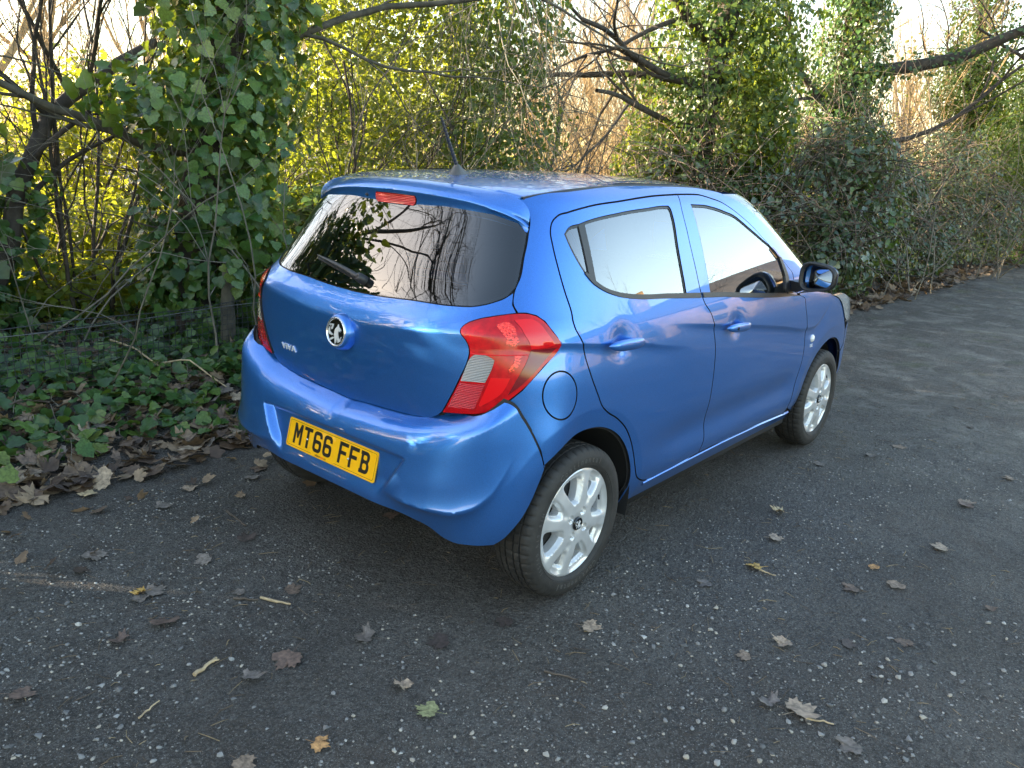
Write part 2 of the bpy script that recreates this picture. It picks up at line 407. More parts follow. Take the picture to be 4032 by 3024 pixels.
def panel(name, outer, mat, parent, holes=(), side=1, step=.014, off=0., gap=.0031, flange=.012, lip=.010, bumper=False, prelim=None):
    """one pressed panel: cut to its outline on the skin, with returned edges; side=-1 mirrors it to the left flank"""
    rings = []
    for k, r in enumerate([outer] + list(holes)):
        r = np.asarray(r, float)
        if area2(r) < 0: r = r[::-1]
        r = offset_ring(r, gap if k == 0 else -gap)
        rings.append(r)
    o = rings[0]; lo = o.min(0); hi = o.max(0)
    gx, gy = np.meshgrid(np.arange(lo[0], hi[0], step), np.arange(lo[1], hi[1], step*.866)); gx[1::2] += step/2
    Q = np.stack([gx.ravel(), gy.ravel()], 1)
    Q = Q[inside(o, Q)]
    for h in rings[1:]: Q = Q[~inside(h, Q)]
    for r in rings: Q = Q[dist_poly(r, Q) > step*.55]
    lines = clip_lines(rings, bumper, .004) if step < .03 and flange > .008 else []
    if lines:
        al = np.concatenate(lines); keep = np.ones(len(Q), bool)
        for c in range(0, len(Q), 2000): keep[c:c+2000] = ((Q[c:c+2000, None] - al[None])**2).sum(-1).min(1) > (.0045)**2
        Q = Q[keep]
    V2, F = cdt(rings, Q, lines)
    P, n = skin(V2[:, 0], V2[:, 1], off, bumper)
    V = [P]; Fs = [F]; nrm = [n]; k = len(P); quads = []
    if flange:
        for j, r in enumerate(rings):
            sgn = -1 if j == 0 else 1
            m = len(r); A, na = skin(r[:, 0], r[:, 1], off, bumper)
            B, _ = skin(*offset_ring(r, -sgn*.0008).T, off - .0012, bumper) if False else (A - na*flange, na)
            C_, nc = skin(*offset_ring(r, sgn*lip).T, off, bumper); C_ = C_ - nc*flange
            V += [A, B, C_]; i = np.arange(m); i2 = (i + 1) % m
            q = np.stack([i, i + m, i2 + m, i2], 1) + k; q2 = np.stack([i + m, i + 2*m, i2 + 2*m, i2 + m], 1) + k
            if sgn > 0: q = q[:, ::-1]; q2 = q2[:, ::-1]
            quads += [q, q2]; nrm += [na, na, nc]; k += 3*m
    V = np.concatenate(V); nrm = np.concatenate(nrm)
    if side < 0:
        V = V*[1, -1, 1]; nrm = nrm*[1, -1, 1]; Fs = [f[:, ::-1] for f in Fs]; quads = [q[:, ::-1] for q in quads]
    me = raw_mesh(name, V, Fs + quads)
    ln = nrm[np.concatenate([f.ravel() for f in Fs])]
    if quads:
        qa = np.concatenate(quads); a = V[qa]; fn = np.cross(a[:, 2] - a[:, 0], a[:, 3] - a[:, 1])
        fn /= np.maximum(np.linalg.norm(fn, axis=1, keepdims=True), 1e-9)
        ln = np.concatenate([ln, np.repeat(fn, 4, 0)])
    ob = link(name, me, [mat, M_seam] if quads else mat, parent)
    if quads:
        nf = sum(len(f) for f in Fs); mi = np.zeros(len(me.polygons), np.int32); mi[nf:] = 1; me.polygons.foreach_set('material_index', mi)
    me.normals_split_custom_set(ln.tolist())
    return ob
def mirror_ring(half):
    """half outline from the centre line out and back to the centre line -> whole ring"""
    h = np.asarray(half, float); m = h[::-1]*[-1, 1]
    keep = [p for p in m if abs(p[0]) > 1e-6]
    return np.vstack([h, keep])
# ---- car materials
def paint_mat():
    m, nt, b = material('blue_metallic_paint'); N = nt.nodes; L = nt.links
    b.inputs['Base Color'].default_value = (.030, .172, .57, 1); b.inputs['Metallic'].default_value = .72; b.inputs['Roughness'].default_value = .34
    b.inputs['Coat Weight'].default_value = 1; b.inputs['Coat Roughness'].default_value = .02; b.inputs['Coat IOR'].default_value = 1.55
    tc = N.new('ShaderNodeTexCoord')
    v = N.new('ShaderNodeTexVoronoi'); v.inputs['Scale'].default_value = 900; L.new(tc.outputs['Object'], v.inputs['Vector'])
    mr = N.new('ShaderNodeMapRange'); mr.inputs[3].default_value = .82; mr.inputs[4].default_value = 1.22; L.new(v.outputs['Color'], mr.inputs[0])
    sc = N.new('ShaderNodeVectorMath'); sc.operation = 'SCALE'; sc.inputs[0].default_value = (.030, .172, .57); L.new(mr.outputs[0], sc.inputs['Scale'])
    # road film: thin dust low on the panels and faint streaks
    tn = N.new('ShaderNodeTexNoise'); tn.inputs['Scale'].default_value = 6; tn.inputs['Detail'].default_value = 8; tn.inputs['Roughness'].default_value = .65; L.new(tc.outputs['Object'], tn.inputs['Vector'])
    sx = N.new('ShaderNodeSeparateXYZ'); L.new(tc.outputs['Object'], sx.inputs[0])
    zr = N.new('ShaderNodeMapRange'); zr.inputs[1].default_value = .62; zr.inputs[2].default_value = .22; zr.inputs[3].default_value = .02; zr.inputs[4].default_value = .22; L.new(sx.outputs['Z'], zr.inputs[0])
    mu = N.new('ShaderNodeMath'); mu.operation = 'MULTIPLY'; L.new(tn.outputs['Fac'], mu.inputs[0]); L.new(zr.outputs[0], mu.inputs[1])
    mx = N.new('ShaderNodeMix'); mx.data_type = 'RGBA'; L.new(mu.outputs[0], mx.inputs['Factor']); L.new(sc.outputs[0], mx.inputs['A']); mx.inputs['B'].default_value = (.16, .16, .17, 1)
    L.new(mx.outputs['Result'], b.inputs['Base Color'])
    ad = N.new('ShaderNodeMath'); ad.operation = 'MULTIPLY_ADD'; ad.inputs[1].default_value = .5; ad.inputs[2].default_value = .012; L.new(mu.outputs[0], ad.inputs[0]); L.new(ad.outputs[0], b.inputs['Coat Roughness'])
    return m
def glass_mat(name, tint, ior=1.9):
    m = bpy.data.materials.new(name); m.use_nodes = True; nt = m.node_tree; N = nt.nodes; L = nt.links; N.remove(N['Principled BSDF'])
    t = N.new('ShaderNodeBsdfTransparent'); t.inputs[0].default_value = (*tint, 1)
    g = N.new('ShaderNodeBsdfGlossy'); g.inputs['Roughness'].default_value = .0; g.inputs['Color'].default_value = (.97, .98, 1, 1)
    f = N.new('ShaderNodeFresnel'); f.inputs[0].default_value = ior
    # two glass faces reflect: 1-(1-F)^2
    a = N.new('ShaderNodeMath'); a.operation = 'SUBTRACT'; a.inputs[0].default_value = 1; L.new(f.outputs[0], a.inputs[1])
    p = N.new('ShaderNodeMath'); p.operation = 'POWER'; p.inputs[1].default_value = 2.0; L.new(a.outputs[0], p.inputs[0])
    q = N.new('ShaderNodeMath'); q.operation = 'SUBTRACT'; q.inputs[0].default_value = 1; L.new(p.outputs[0], q.inputs[1])
    mx = N.new('ShaderNodeMixShader'); L.new(q.outputs[0], mx.inputs[0]); L.new(t.outputs[0], mx.inputs[1]); L.new(g.outputs[0], mx.inputs[2])
    L.new(mx.outputs[0], N['Material Output'].inputs[0]); return m
M_paint = paint_mat()
M_blk = simple('black_trim_plastic', (.022, .022, .024), .42, bump=.15, bscale=900)
M_gloss = simple('gloss_black', (.008, .008, .009), .08, coat=.5)
M_seam = simple('dark_seam', (.006, .006, .007), .7)
M_dark = simple('dark_underside', (.012, .012, .012), .9)
M_rubber = simple('tyre_rubber', (.021, .020, .019), .70, noise=.35, nscale=18, bump=.3, bscale=120)
M_letters = simple('moulded_rubber_letters', (.060, .058, .055), .6)
M_cover = simple('silver_wheel_paint', (.60, .61, .62), .38, metal=.5, coat=.6, noise=.10, nscale=14)
M_chrome = simple('chrome', (.80, .81, .82), .14, metal=.85)
M_satin = simple('satin_silver_lettering', (.80, .81, .82), .3, metal=.35)
M_dchrome = simple('dark_chrome', (.06, .062, .064), .16, metal=.9)
M_red = simple('red_lens', (.46, .002, .006), .16, spec=.35, coat=.35, noise=.25, nscale=45)
M_redb = simple('bright_red_lens', (.72, .005, .008), .14, spec=.4, coat=.4)
M_wine = simple('wine_red_lens', (.16, .003, .008), .12, coat=.35)
M_seat = simple('charcoal_seat_cloth', (.022, .022, .024), .85, bump=.3, bscale=400)
M_glass_r = glass_mat('dark_rear_glass', (.30, .31, .31), 1.55)
M_glass_s = glass_mat('tinted_side_glass', (.40, .44, .42))
M_mirror = simple('mirror_glass', (.85, .87, .88), .01, metal=1)
M_plate = simple('yellow_plate', (.90, .46, .006), .28, coat=.6, noise=.05, nscale=60)
M_ink = simple('plate_black', (.008, .008, .008), .45)
def ribbed(name, col, metal, scale, axis, amt=.9):
    m, nt, b = material(name); N = nt.nodes; L = nt.links
    b.inputs['Base Color'].default_value = (*col, 1); b.inputs['Metallic'].default_value = metal; b.inputs['Roughness'].default_value = .13; b.inputs['Coat Weight'].default_value = 1
    tc = N.new('ShaderNodeTexCoord'); w = N.new('ShaderNodeTexWave'); w.bands_direction = axis; w.inputs['Scale'].default_value = scale; L.new(tc.outputs['Object'], w.inputs['Vector'])
    bm = N.new('ShaderNodeBump'); bm.inputs['Strength'].default_value = amt; bm.inputs['Distance'].default_value = .003; L.new(w.outputs['Fac'], bm.inputs['Height']); L.new(bm.outputs[0], b.inputs['Normal'])
    return m
M_rev = ribbed('clear_ribbed_lens', (.46, .42, .36), .6, 60, 'Z', .8)
M_ribred = ribbed('red_ribbed_lens', (.50, .006, .012), .1, 55, 'Z', .6)
def bubble_mat():
    m, nt, b = material('red_bubble_reflector'); N = nt.nodes; L = nt.links
    b.inputs['Base Color'].default_value = (.95, .03, .015, 1); b.inputs['Metallic'].default_value = .55; b.inputs['Roughness'].default_value = .12; b.inputs['Coat Weight'].default_value = 1
    tc = N.new('ShaderNodeTexCoord'); v = N.new('ShaderNodeTexVoronoi'); v.inputs['Scale'].default_value = 110; L.new(tc.outputs['Object'], v.inputs['Vector'])
    bm = N.new('ShaderNodeBump'); bm.inputs['Strength'].default_value = 1; bm.inputs['Distance'].default_value = .006; L.new(v.outputs['Distance'], bm.inputs['Height']); L.new(bm.outputs[0], b.inputs['Normal'])
    return m
M_bub = bubble_mat()

car = empty('hatchback_car', (0, 0, 0), 'blue five-door hatchback with yellow rear plate parked on the dark track', 'car')
SR = smooth_ring
# ---- body sides: quarter panel, roof rail, screen pillar and sill in one C-shaped pressing
def arch_pts(cx, a0, a1, r=.352, cz=.290, n=30):
    return [(cx + r*math.cos(t), cz + r*math.sin(t)) for t in np.radians(np.linspace(a0, a1, n))]
rail = [(.6892, 1.40), (.7925, 1.4229), (.9628, 1.4348), (1.0507, 1.4405), (1.3067, 1.4531)] + xz([(.75, 1.4565), (.95, 1.4545), (1.10, 1.447), (1.25, 1.425), (1.38, 1.385), (1.50, 1.328), (1.62, 1.262), (1.74, 1.190), (1.86, 1.112), (1.97, 1.035), (2.03, .985), (2.06, .962)])
lampR = SR(TR['lamp'], .010, 60)
lamp_out = [tuple(p) for p in TR['lamp'][5:16]]
low = [(2.9862, .293)] + xz([(2.06, .255), (2.035, .215), (1.9, .205), (1.2, .205), (.50, .205), (.345, .215), (.338, .300)])
arch_r = xz(arch_pts(-.006, 4, 128))
BQ_S = [(.7105, .7917), (.7362, .7673), (.7532, .7328), (.7793, .6782), (.797, .6224), (.8120, .5620)]
body_ring = (list(SR(rail, .02, 60, False)) + list(SR(TR['fdoor_top'], .015, 60, False)[::-1]) + list(SR(TR['rdoor'], .012, 60, False)[1:])
             + TR['mid'][-1:] + list(SR(TR['dbot'], .03, 60, False)) + low + arch_r + BQ_S[::-1][:-1] + lamp_out[::-1] + list(SR(TR['qgap'][::-1], .012, 60, False)[1:-1]))
fuel_c = (.903, .794)
fuel_ring = [(fuel_c[0] + .0775*math.cos(t), fuel_c[1] + .081*math.sin(t)) for t in np.linspace(0, 2*np.pi, 48, endpoint=False)]
for sd in (1, -1):
    panel('body_side', body_ring, M_paint, car, holes=[fuel_ring] if sd > 0 else [], side=sd, step=.016)
panel('fuel_flap', fuel_ring, M_paint, car, step=.012)
# ---- doors
rdoor_ring = list(SR(TR['rdoor'], .012, 60, False)) + list(SR(TR['mid'], .012, 60, False)[::-1][:-1])
fdoor_ring = list(SR(TR['mid'], .012, 60, False)) + list(SR(TR['dbot'], .03, 60, False)) + list(SR(TR['fgap'], .015, 60, False)[::-1]) + list(SR(TR['fdoor_top'], .015, 60, False)[::-1][1:-1])
rwin = SR(TR['rwin'], .012, 45); fwin = SR(TR['fwin'], .012, 45)
def ccw(r):
    r = np.asarray(r, float); return r if area2(r) > 0 else r[::-1]
rwin = ccw(rwin); fwin = ccw(fwin)
def strip(top, bot, name, parent, sd, off=.004):
    n = len(top); T, nt_ = skin(*np.asarray(top).T, off); B, nb = skin(*np.asarray(bot).T, off)
    T0, _ = skin(*np.asarray(top).T, -.006); B0, _ = skin(*np.asarray(bot).T, -.006)
    P = np.stack([T0, T, B, B0], 1); P = P*[1, sd, 1]
    return MB().grid(P, flip=sd > 0).obj(name, M_blk, parent, angle=40)
def pt(u, z, off, sd):
    P, n = skin(np.array([u]), np.array([z]), off); return P[0]*[1, sd, 1], n[0]*[1, sd, 1]
def handle(parent, hx, hz, sd, keyhole):
    mb = MB(); L = .114; n = 25; rows = []
    for s in np.linspace(-1, 1, n):
        x = hx + s*L; w = max(1e-3, (1 - abs(s)**3.2))**.5
        z = hz - .006*s; c, nn = pt(u_of(x, z), z, 0, 1)
        # the base skin dips in the finger cup; the grip bridges it
        y0 = -.793 - .003 + .0*s
        cy = y0 - .016*w**1.0
        rows.append([(x, cy + .013*w*math.cos(t), z + .0205*w*math.sin(t)) for t in np.linspace(0, 2*np.pi, 14, endpoint=False)])
    P = np.array(rows); P[..., 1] *= sd
    mb.grid(P, wrap=True, flip=sd < 0)
    o = mb.obj('handle', M_paint, parent)
    return o
def key_cap(parent, hx, hz):
    t = np.linspace(0, 2*np.pi, 16, endpoint=False)
    MB().tube([(hx, -.812, hz), (hx, -.826, hz)], [.0075, .0070], 14).obj('keyhole', M_dchrome, parent, angle=30)
for sd in (1, -1):
    d = panel('rear_door', rdoor_ring, M_paint, car, holes=[rwin], side=sd, step=.013)
    panel('window', rwin, M_glass_s, d, side=sd, step=.04, off=-.006, gap=.002, flange=0)
    panel('window_seal', offset_ring(rwin, -.001), M_blk, d, holes=[offset_ring(rwin, .007)], side=sd, step=.03, off=-.0035, gap=0, flange=.004, lip=.002)
    a = np.linspace(0, 1, 12)[:, None]
    top = (1 - a)*[.975, 1.3250] + a*[1.052, 1.1400]; bot = (1 - a)*[1.012, 1.3315] + a*[1.094, 1.1200]
    strip(bot, top, 'window_divider', d, sd, off=-.0015)
    belt_b = SR([(1.012, 1.170), (1.06, 1.138), (1.1372, 1.107), (1.2457, 1.080), (1.3595, 1.064), (1.6, 1.046), (1.872, 1.0245)], .02, 60, False)
    belt_t = SR([(1.018, 1.176), (1.07, 1.146), (1.1405, 1.118), (1.2477, 1.0935), (1.3605, 1.0795), (1.6, 1.0635), (1.868, 1.0445)], .02, 60, False)
    k = min(len(belt_b), len(belt_t)); strip(belt_t[np.linspace(0, len(belt_t)-1, 40).astype(int)], belt_b[np.linspace(0, len(belt_b)-1, 40).astype(int)], 'belt_moulding', d, sd)
    handle(d, .185, .925, sd, False)
    d = panel('front_door', fdoor_ring, M_paint, car, holes=[fwin], side=sd, step=.013)
    panel('window', fwin, M_glass_s, d, side=sd, step=.04, off=-.006, gap=.002, flange=0)
    panel('window_seal', offset_ring(fwin, -.001), M_blk, d, holes=[offset_ring(fwin, .007)], side=sd, step=.03, off=-.0035, gap=0, flange=.004, lip=.002)
    t = np.linspace(0, 1, 40)[:, None]
    strip((1-t)*[1.888, 1.0435] + t*[3.04, .9640], (1-t)*[1.892, 1.0235] + t*[3.06, .9420], 'belt_moulding', d, sd)
    tt = SR([(3.262, 1.137), (3.17, 1.056), (3.03, .9635)], .02, 60, False); bb = SR([(3.305, 1.137), (3.235, 1.056), (3.10, .9600)], .02, 60, False)
    strip(bb[np.linspace(0, len(bb)-1, 14).astype(int)], tt[np.linspace(0, len(tt)-1, 14).astype(int)], 'window_sash', d, sd, off=.002)
    handle(d, 1.10, .873, sd, sd > 0)
    if sd > 0: key_cap(d, 1.045, .876)
# bright lip along the sill under the doors
for sd in (1, -1):
    s_ = np.linspace(.46, 1.99, 50); zz = .3105 + 0*s_; zz = np.interp(s_, [.46, .6, 1.15, 1.6, 1.99], [.3045, .3075, .3105, .3005, .2785])
    us = [u_of(x, z) for x, z in zip(s_, zz)]
    A, n = skin(us, zz + .004, -.004); B, _ = skin(us, zz, .004); C_, _ = skin(us, zz - .012, .003); D_, _ = skin(us, zz - .015, -.004)
    P = np.stack([A, B, C_, D_], 1)*[1, sd, 1]; MB().grid(P, flip=sd > 0).obj('sill_lip', M_paint, car, angle=50)
# ---- rear bumper
half = [(0, .352)] + TR['bbot'][::-1][1:]
bump_half = SR([(0, .352), (.2334, .351), (.4456, .346), (.53, .330), (.585, .298), (.6255, .288), (.6880, .297), (.7389, .309)], .012, 60, False)
bump_up = list(SR(TR['barch'][::-1], .012, 60, False)[1:]) + list(SR(TR['bq'][::-1], .012, 60, False)) 
lamp_low = [tuple(p) for p in TR['lamp'][16:21]]
tg_b = SR(TR['tg_bottom'], .012, 60, False)
bump_top = lamp_low + [(p[0], p[1] + .016) for p in tg_b[::-1]]
ring = mirror_ring(list(bump_half) + bump_up + bump_top)
rear_bumper = panel('rear_bumper', ring, M_paint, car, step=.0105, bumper=True)
# ---- tailgate (below the glass), rear window, spoiler
lamp_in = [tuple(p) for p in SR(TR['lamp'][20:] + TR['lamp'][:6], .010, 60, False)]
qg = SR(TR['qgap'], .012, 60, False)
gb = SR(TR['glass_bot'], .015, 60, False)
tg_half = list(tg_b) + lamp_in + [tuple(TR['qgap'][10]), tuple(TR['qgap'][9])] + [(p[0], p[1]) for p in gb[::-1][3:]]
tailgate = panel('tailgate', mirror_ring(tg_half), M_paint, car, step=.013)
gl_half = list(gb[:-2]) + [(.7185, 1.135), (.7236, 1.166), (.7274, 1.2238), (.7331, 1.266), (.7350, 1.300), (.70, 1.330), (.6, 1.352), (.4, 1.362), (.2, 1.366), (0, 1.367)]
glr = mirror_ring(gl_half)
panel('rear_window', glr, M_glass_r, tailgate, step=.03, off=-.003, gap=.002, flange=0)
panel('window_seal', ccw(glr), M_gloss, tailgate, holes=[offset_ring(ccw(glr), .013)], step=.03, off=-.0045, gap=.001, flange=.004, lip=.002)
# heated-window wires
mb = MB()
for z in np.arange(1.10, 1.30, .028):
    us = np.linspace(-.56, .56, 40); P, n = skin(us, z + 0*us + .010*(us/.6)**2, -.006); mb.tube(P, .0006, 3, False)
mb.obj('heater_wires', simple('heater_wire', (.10, .035, .01), .6), tailgate)
zc_f = pchip([-.25, -.10, .12, .5, .85, 1.2, 1.45, 1.58], [1.418, 1.437, 1.457, 1.473, 1.477, 1.470, 1.452, 1.434])
_rl = np.array(SR(rail, .01, 60, False)); _rS = S(_rl[:, 0], _rl[:, 1]); _rS = _rS[_rS[:, 0] < 1.45]
_cy = np.polyfit(_rS[:, 0], -_rS[:, 1], 5); _cz = np.polyfit(_rS[:, 0], _rS[:, 2], 6)
yg_f = lambda x: np.polyval(_cy, x); zg_f = lambda x: np.polyval(_cz, x)
def roof_z(x, y, inset=.008):
    yg = yg_f(x) - inset; return zg_f(x) + .002 + (zc_f(x) - zg_f(x))*(1 - np.minimum(np.abs(y)/yg, 1)**2.3)
sv = np.linspace(-1, 1, 61); tv = np.linspace(0, 1, 70)
xf = 1.55 - .32*np.abs(sv)**2.2
X = -.094 + (xf[None] + .094)*tv[:, None]; Y = sv[None]*(yg_f(np.minimum(X, 1.42)) - .008 - .10*np.maximum(X - 1.42, 0)); Zr = roof_z(X, Y)
Pr = np.stack([X, Y, Zr], -1)
# rolled rear edge and side edges
lip0 = Pr[0] + [-.004, 0, -.006]; Pr = np.concatenate([[Pr[0] + [-.002, 0, -.02]], [lip0*[1, 1, 1] + [.003, 0, .003]], Pr])
ed = Pr[:, :1] + [0, 0, -.015]; ed2 = Pr[:, -1:] + [0, 0, -.015]
Pr = np.concatenate([ed, Pr, ed2], 1)
MB().grid(Pr).obj('roof', M_paint, car, angle=60)
Pl = np.stack([X, Y*.99, Zr - .035], -1); MB().grid(Pl[::4, ::4]).obj('headliner', simple('grey_headliner', (.25, .25, .24), .9), car)
for sd in (1, -1):                                                     # black ditch strips between roof and rails
    xs = np.linspace(-.088, 1.24, 60); P = []
    for x in xs:
        yg, zg = float(yg_f(x)), float(zg_f(x))
        P.append([(x, sd*(yg - .013), zg - .010), (x, sd*(yg - .011), zg + .0025), (x, sd*(yg + .000), zg + .0005), (x, sd*(yg + .003), zg - .010)])
    MB().grid(np.array(P), flip=sd < 0).obj('roof_ditch_strip', M_blk, car)
# spoiler
yy = np.array([0, .186, .338, .443, .515, .558, .566]); lipx = pchip(yy, [-.212, -.206, -.188, -.163, -.138, -.118, -.116]); lipz = pchip(yy, [1.405, 1.400, 1.390, 1.372, 1.350, 1.322, 1.308])
botx = pchip(yy, [-.203, -.196, -.181, -.156, -.134, -.119, -.118]); botz = pchip(yy, [1.346, 1.345, 1.338, 1.326, 1.312, 1.300, 1.297])
s = np.sign(sv)*np.abs(sv)**.9; s = np.linspace(-1, 1, 81); rows = []
yl = .560*np.sin(np.clip(np.abs(s), 0, 1)*np.pi/2*.999)**.92*np.sign(s); yf = .485*s
yl = s*.560
F0 = np.stack([-.100 + 0*s, yf, roof_z(np.full_like(s, -.094), yf)], 1)
Lp = np.stack([lipx(np.abs(yl)), yl, lipz(np.abs(yl))], 1); Bt = np.stack([botx(np.abs(yl)), yl*.998, botz(np.abs(yl))], 1)
rows += [F0 + [.001, 0, -.018], F0 + [0, 0, -.003]]
for t in np.linspace(.02, .93, 12):
    P = (1 - t)*F0 + t*Lp; P[:, 2] += .012*4*t*(1 - t)*(1 - np.abs(s)**2.5); e = np.abs(s)**8; P[:, 1] += np.sign(s)*.028*np.sin(np.pi*t)*e; P[:, 2] += .010*np.sin(np.pi*t)*e; rows.append(P)
hgt = (Lp - Bt)[:, 2:3]
rows += [Lp + [.004, 0, .0005], Lp + [0, 0, -.003], Lp + [-.0005, 0, -.008]*np.minimum(hgt/.02, 1)]
for t in (.3, .6, .9): rows.append(Lp*(1 - t) + Bt*t + [.004*math.sin(math.pi*t), 0, 0])
rows += [Bt, Bt + [.012, 0, .004], Bt + [.05, 0, .010]]
spoiler = MB().grid(np.array(rows), flip=True).obj('spoiler', M_paint, tailgate, angle=50)
def on_face(y, t):                                                     # point on the spoiler's rear face, t from lip (0) to lower edge (1)
    y_ = abs(y); a = np.array([lipx(y_), 0, lipz(y_)]); b = np.array([botx(y_), 0, botz(y_)])
    p = a*(1 - t) + b*t; p[0] += .004*math.sin(math.pi*t); p[1] = y; return p
mb = MB(); ring = [(-.098, .36), (-.105, .52), (-.104, .76), (-.096, .90), (.098, .90), (.110, .80), (.105, .60), (.085, .36)]
def brake(ringpts, out, mbx):
    r = SR(ringpts, .008, 50); V2, F = cdt([ccw(r)]); P = np.array([on_face(a, b) for a, b in V2]) - [out, 0, 0]
    r = ccw(r); A = np.array([on_face(a, b) for a, b in r]); m = len(r); i = np.arange(m); i2 = (i + 1) % m
    mbx.add(P, F[:, ::-1]); mbx.add(np.vstack([A - [out, 0, 0], A + [.004, 0, 0]]), np.stack([i, i2, i2 + m, i + m], 1))
sym = [(-.103, .34), (-.108, .55), (-.104, .80), (-.096, .93), (.096, .93), (.104, .80), (.108, .55), (.103, .34)]
brake([(a*1.03, .62 + (b - .62)*1.12) for a, b in sym], .002, mb); mb.obj('brake_light_bezel', M_gloss, tailgate, angle=40)
mb = MB(); brake(sym, .004, mb); mb.obj('brake_light', M_ribred, tailgate, angle=40)
p = on_face(.16, .55); MB().tube([p + [.004, 0, 0], p - [.006, 0, 0], p - [.010, 0, .003]], [.006, .006, .003], 10).obj('washer_nozzle', M_blk, tailgate)
# wiper: pivot, arm, blade
pv, pn = pt(.012, 1.083, .0, 1)
mb = MB(); mb.tube([pv - pn*.004, pv + pn*.030, pv + pn*.034], [.019, .017, .010], 16)
end, en = pt(-.335, 1.125, 0, 1)
path = []
for t in np.linspace(0, 1, 14):
    u = .012 - .33*t; z = 1.083 + .043*t; P, n = pt(u, z, .024 + .006*math.sin(math.pi*t), 1); path.append(P)
path = np.array(path); rad = np.interp(np.linspace(0, 1, 14), [0, .12, .3, .75, 1], [.013, .0115, .011, .008, .003])
mb.tube(path, rad, 8)
wip = mb.obj('wiper', M_blk, tailgate)
bl = []
for t in np.linspace(-.0, 1, 10):
    u = -.03 - .30*t; z = 1.078 + .043*t; P, n = pt(u, z, .007, 1); bl.append(P)
MB().tube(bl, [.004]*10, 5).obj('wiper_blade', M_rubber, wip)
# lamps
def lens(name, ring_, mat, parent, sd, off, step=.012):
    return panel(name, SR(ring_, .008, 50), mat, parent, side=sd, step=step, off=off, gap=0, flange=.004, lip=.0)
LENS = dict(
    reverse_lens=([(.6156, .9278), (.6723, .9253), (.6797, .9195), (.6759, .9086), (.6464, .8462), (.5707, .8409), (.5836, .8727), (.6079, .9204)], M_rev),
    ribbed_lens=([(.568, .8335), (.645, .8393), (.6106, .7537), (.5217, .7415)], M_ribred),
    reflector=([(.6638, .8638), (.721, .8655), (.6954, .8197), (.6278, .7638), (.624, .77)], M_redb),
    dark_lens=([(.8012, .9525), (.9009, .9556), (.8262, .902), (.7329, .8279), (.7089, .8092), (.7397, .8613), (.775, .9111)], M_wine),
    upper_lens=([(.7399, 1.0388), (.7988, 1.0402), (.8348, 1.0264), (.877, .9893), (.8938, .9628), (.8015, .9558), (.7965, .9811), (.7751, 1.0127)], M_redb),
    bubble_lens=([(.6908, 1.0231), (.7127, 1.0316), (.7471, 1.0207), (.7675, .9818), (.7516, .9668), (.7215, .9686), (.7288, .9903)], M_bub),
    lower_bubble_lens=([(.7414, .9347), (.7662, .9346), (.748, .9007), (.7202, .8831), (.7193, .8939), (.7343, .9092)], M_bub))
for sd in (1, -1):
    lp = panel('tail_light', TR['lamp'] and SR(TR['lamp'], .010, 60), M_red, car, side=sd, step=.012, off=.006, gap=.003, flange=.02, lip=.004)
    for nm, (rg, mt) in LENS.items(): lens(nm, rg, mt, lp, sd, .0075)
    P, n = skin(np.linspace(.6098, .7859, 14), np.linspace(.9336, .9374, 14), .007); MB().tube(P*[1, sd, 1], .0018, 5).obj('lens_ridge', M_redb, lp)
# ---- flat lettering helpers
def text_mesh(body, size, depth=0.0, bold=False, space=1.0):
    c = bpy.data.curves.new('lettering', 'FONT'); c.body = body; c.size = size; c.extrude = depth; c.align_x = 'CENTER'; c.align_y = 'CENTER'; c.space_character = space
    if bold: c.offset = size*.018
    o = bpy.data.objects.new('lettering', c); COL.objects.link(o)
    dg = bpy.context.evaluated_depsgraph_get(); me = bpy.data.meshes.new_from_object(o.evaluated_get(dg))
    bpy.data.objects.remove(o); V = np.zeros(len(me.vertices)*3, np.float32); me.vertices.foreach_get('co', V)
    F = [list(p.vertices) for p in me.polygons]; bpy.data.meshes.remove(me); bpy.data.curves.remove(c)
    return V.reshape(-1, 3), F
def poly_obj(name, V, F, mat, parent):
    me = bpy.data.meshes.new(name); me.from_pydata([tuple(map(float, v)) for v in V], [], F); me.update()
    return link(name, me, mat, parent, smooth=False)
def place(V, o, ex, ey, ez):
    return V[:, :1]*np.array(ex) + V[:, 1:2]*np.array(ey) + V[:, 2:3]*np.array(ez) + np.array(o)
# ---- number plate, tilted back in its pocket: local axes ex (to the right seen from behind), ey (up), ez (towards the viewer)
def unit(v): v = np.array(v, float); return v/np.linalg.norm(v)
pey = unit([.0125, 0, .0525]); pex = np.array([0, -1.0, 0]); pez = np.cross(pex, pey)
po = np.array([-.500, 0, .472])
def rrect(w, h, r, k=5):
    P = []
    for cx, cy, a in ((w/2 - r, h/2 - r, 0), (-w/2 + r, h/2 - r, 90), (-w/2 + r, -h/2 + r, 180), (w/2 - r, -h/2 + r, 270)):
        for t in np.radians(np.linspace(a, a + 90, k)): P.append((cx + r*math.cos(t), cy + r*math.sin(t)))
    return np.array(P)
def slab(ring_, z0, z1, o, ex, ey, ez, holes=()):
    rs = [ccw(ring_)] + [ccw(h) for h in holes]; V2, F = cdt(rs); mb = MB()
    mb.add(place(np.c_[V2, np.full(len(V2), z1)], o, ex, ey, ez), F)
    for j, r in enumerate(rs):
        m = len(r); i = np.arange(m); i2 = (i + 1) % m; A = place(np.c_[r, np.full(m, z1)], o, ex, ey, ez); B = place(np.c_[r, np.full(m, z0)], o, ex, ey, ez)
        q = np.stack([i + m, i2 + m, i2, i], 1); mb.add(np.vstack([A, B]), q if j == 0 else q[:, ::-1])
    return mb
plate = slab(rrect(.520, .111, .009), -.004, 0, po, pex, pey, pez).obj('number_plate', M_plate, car, angle=30)
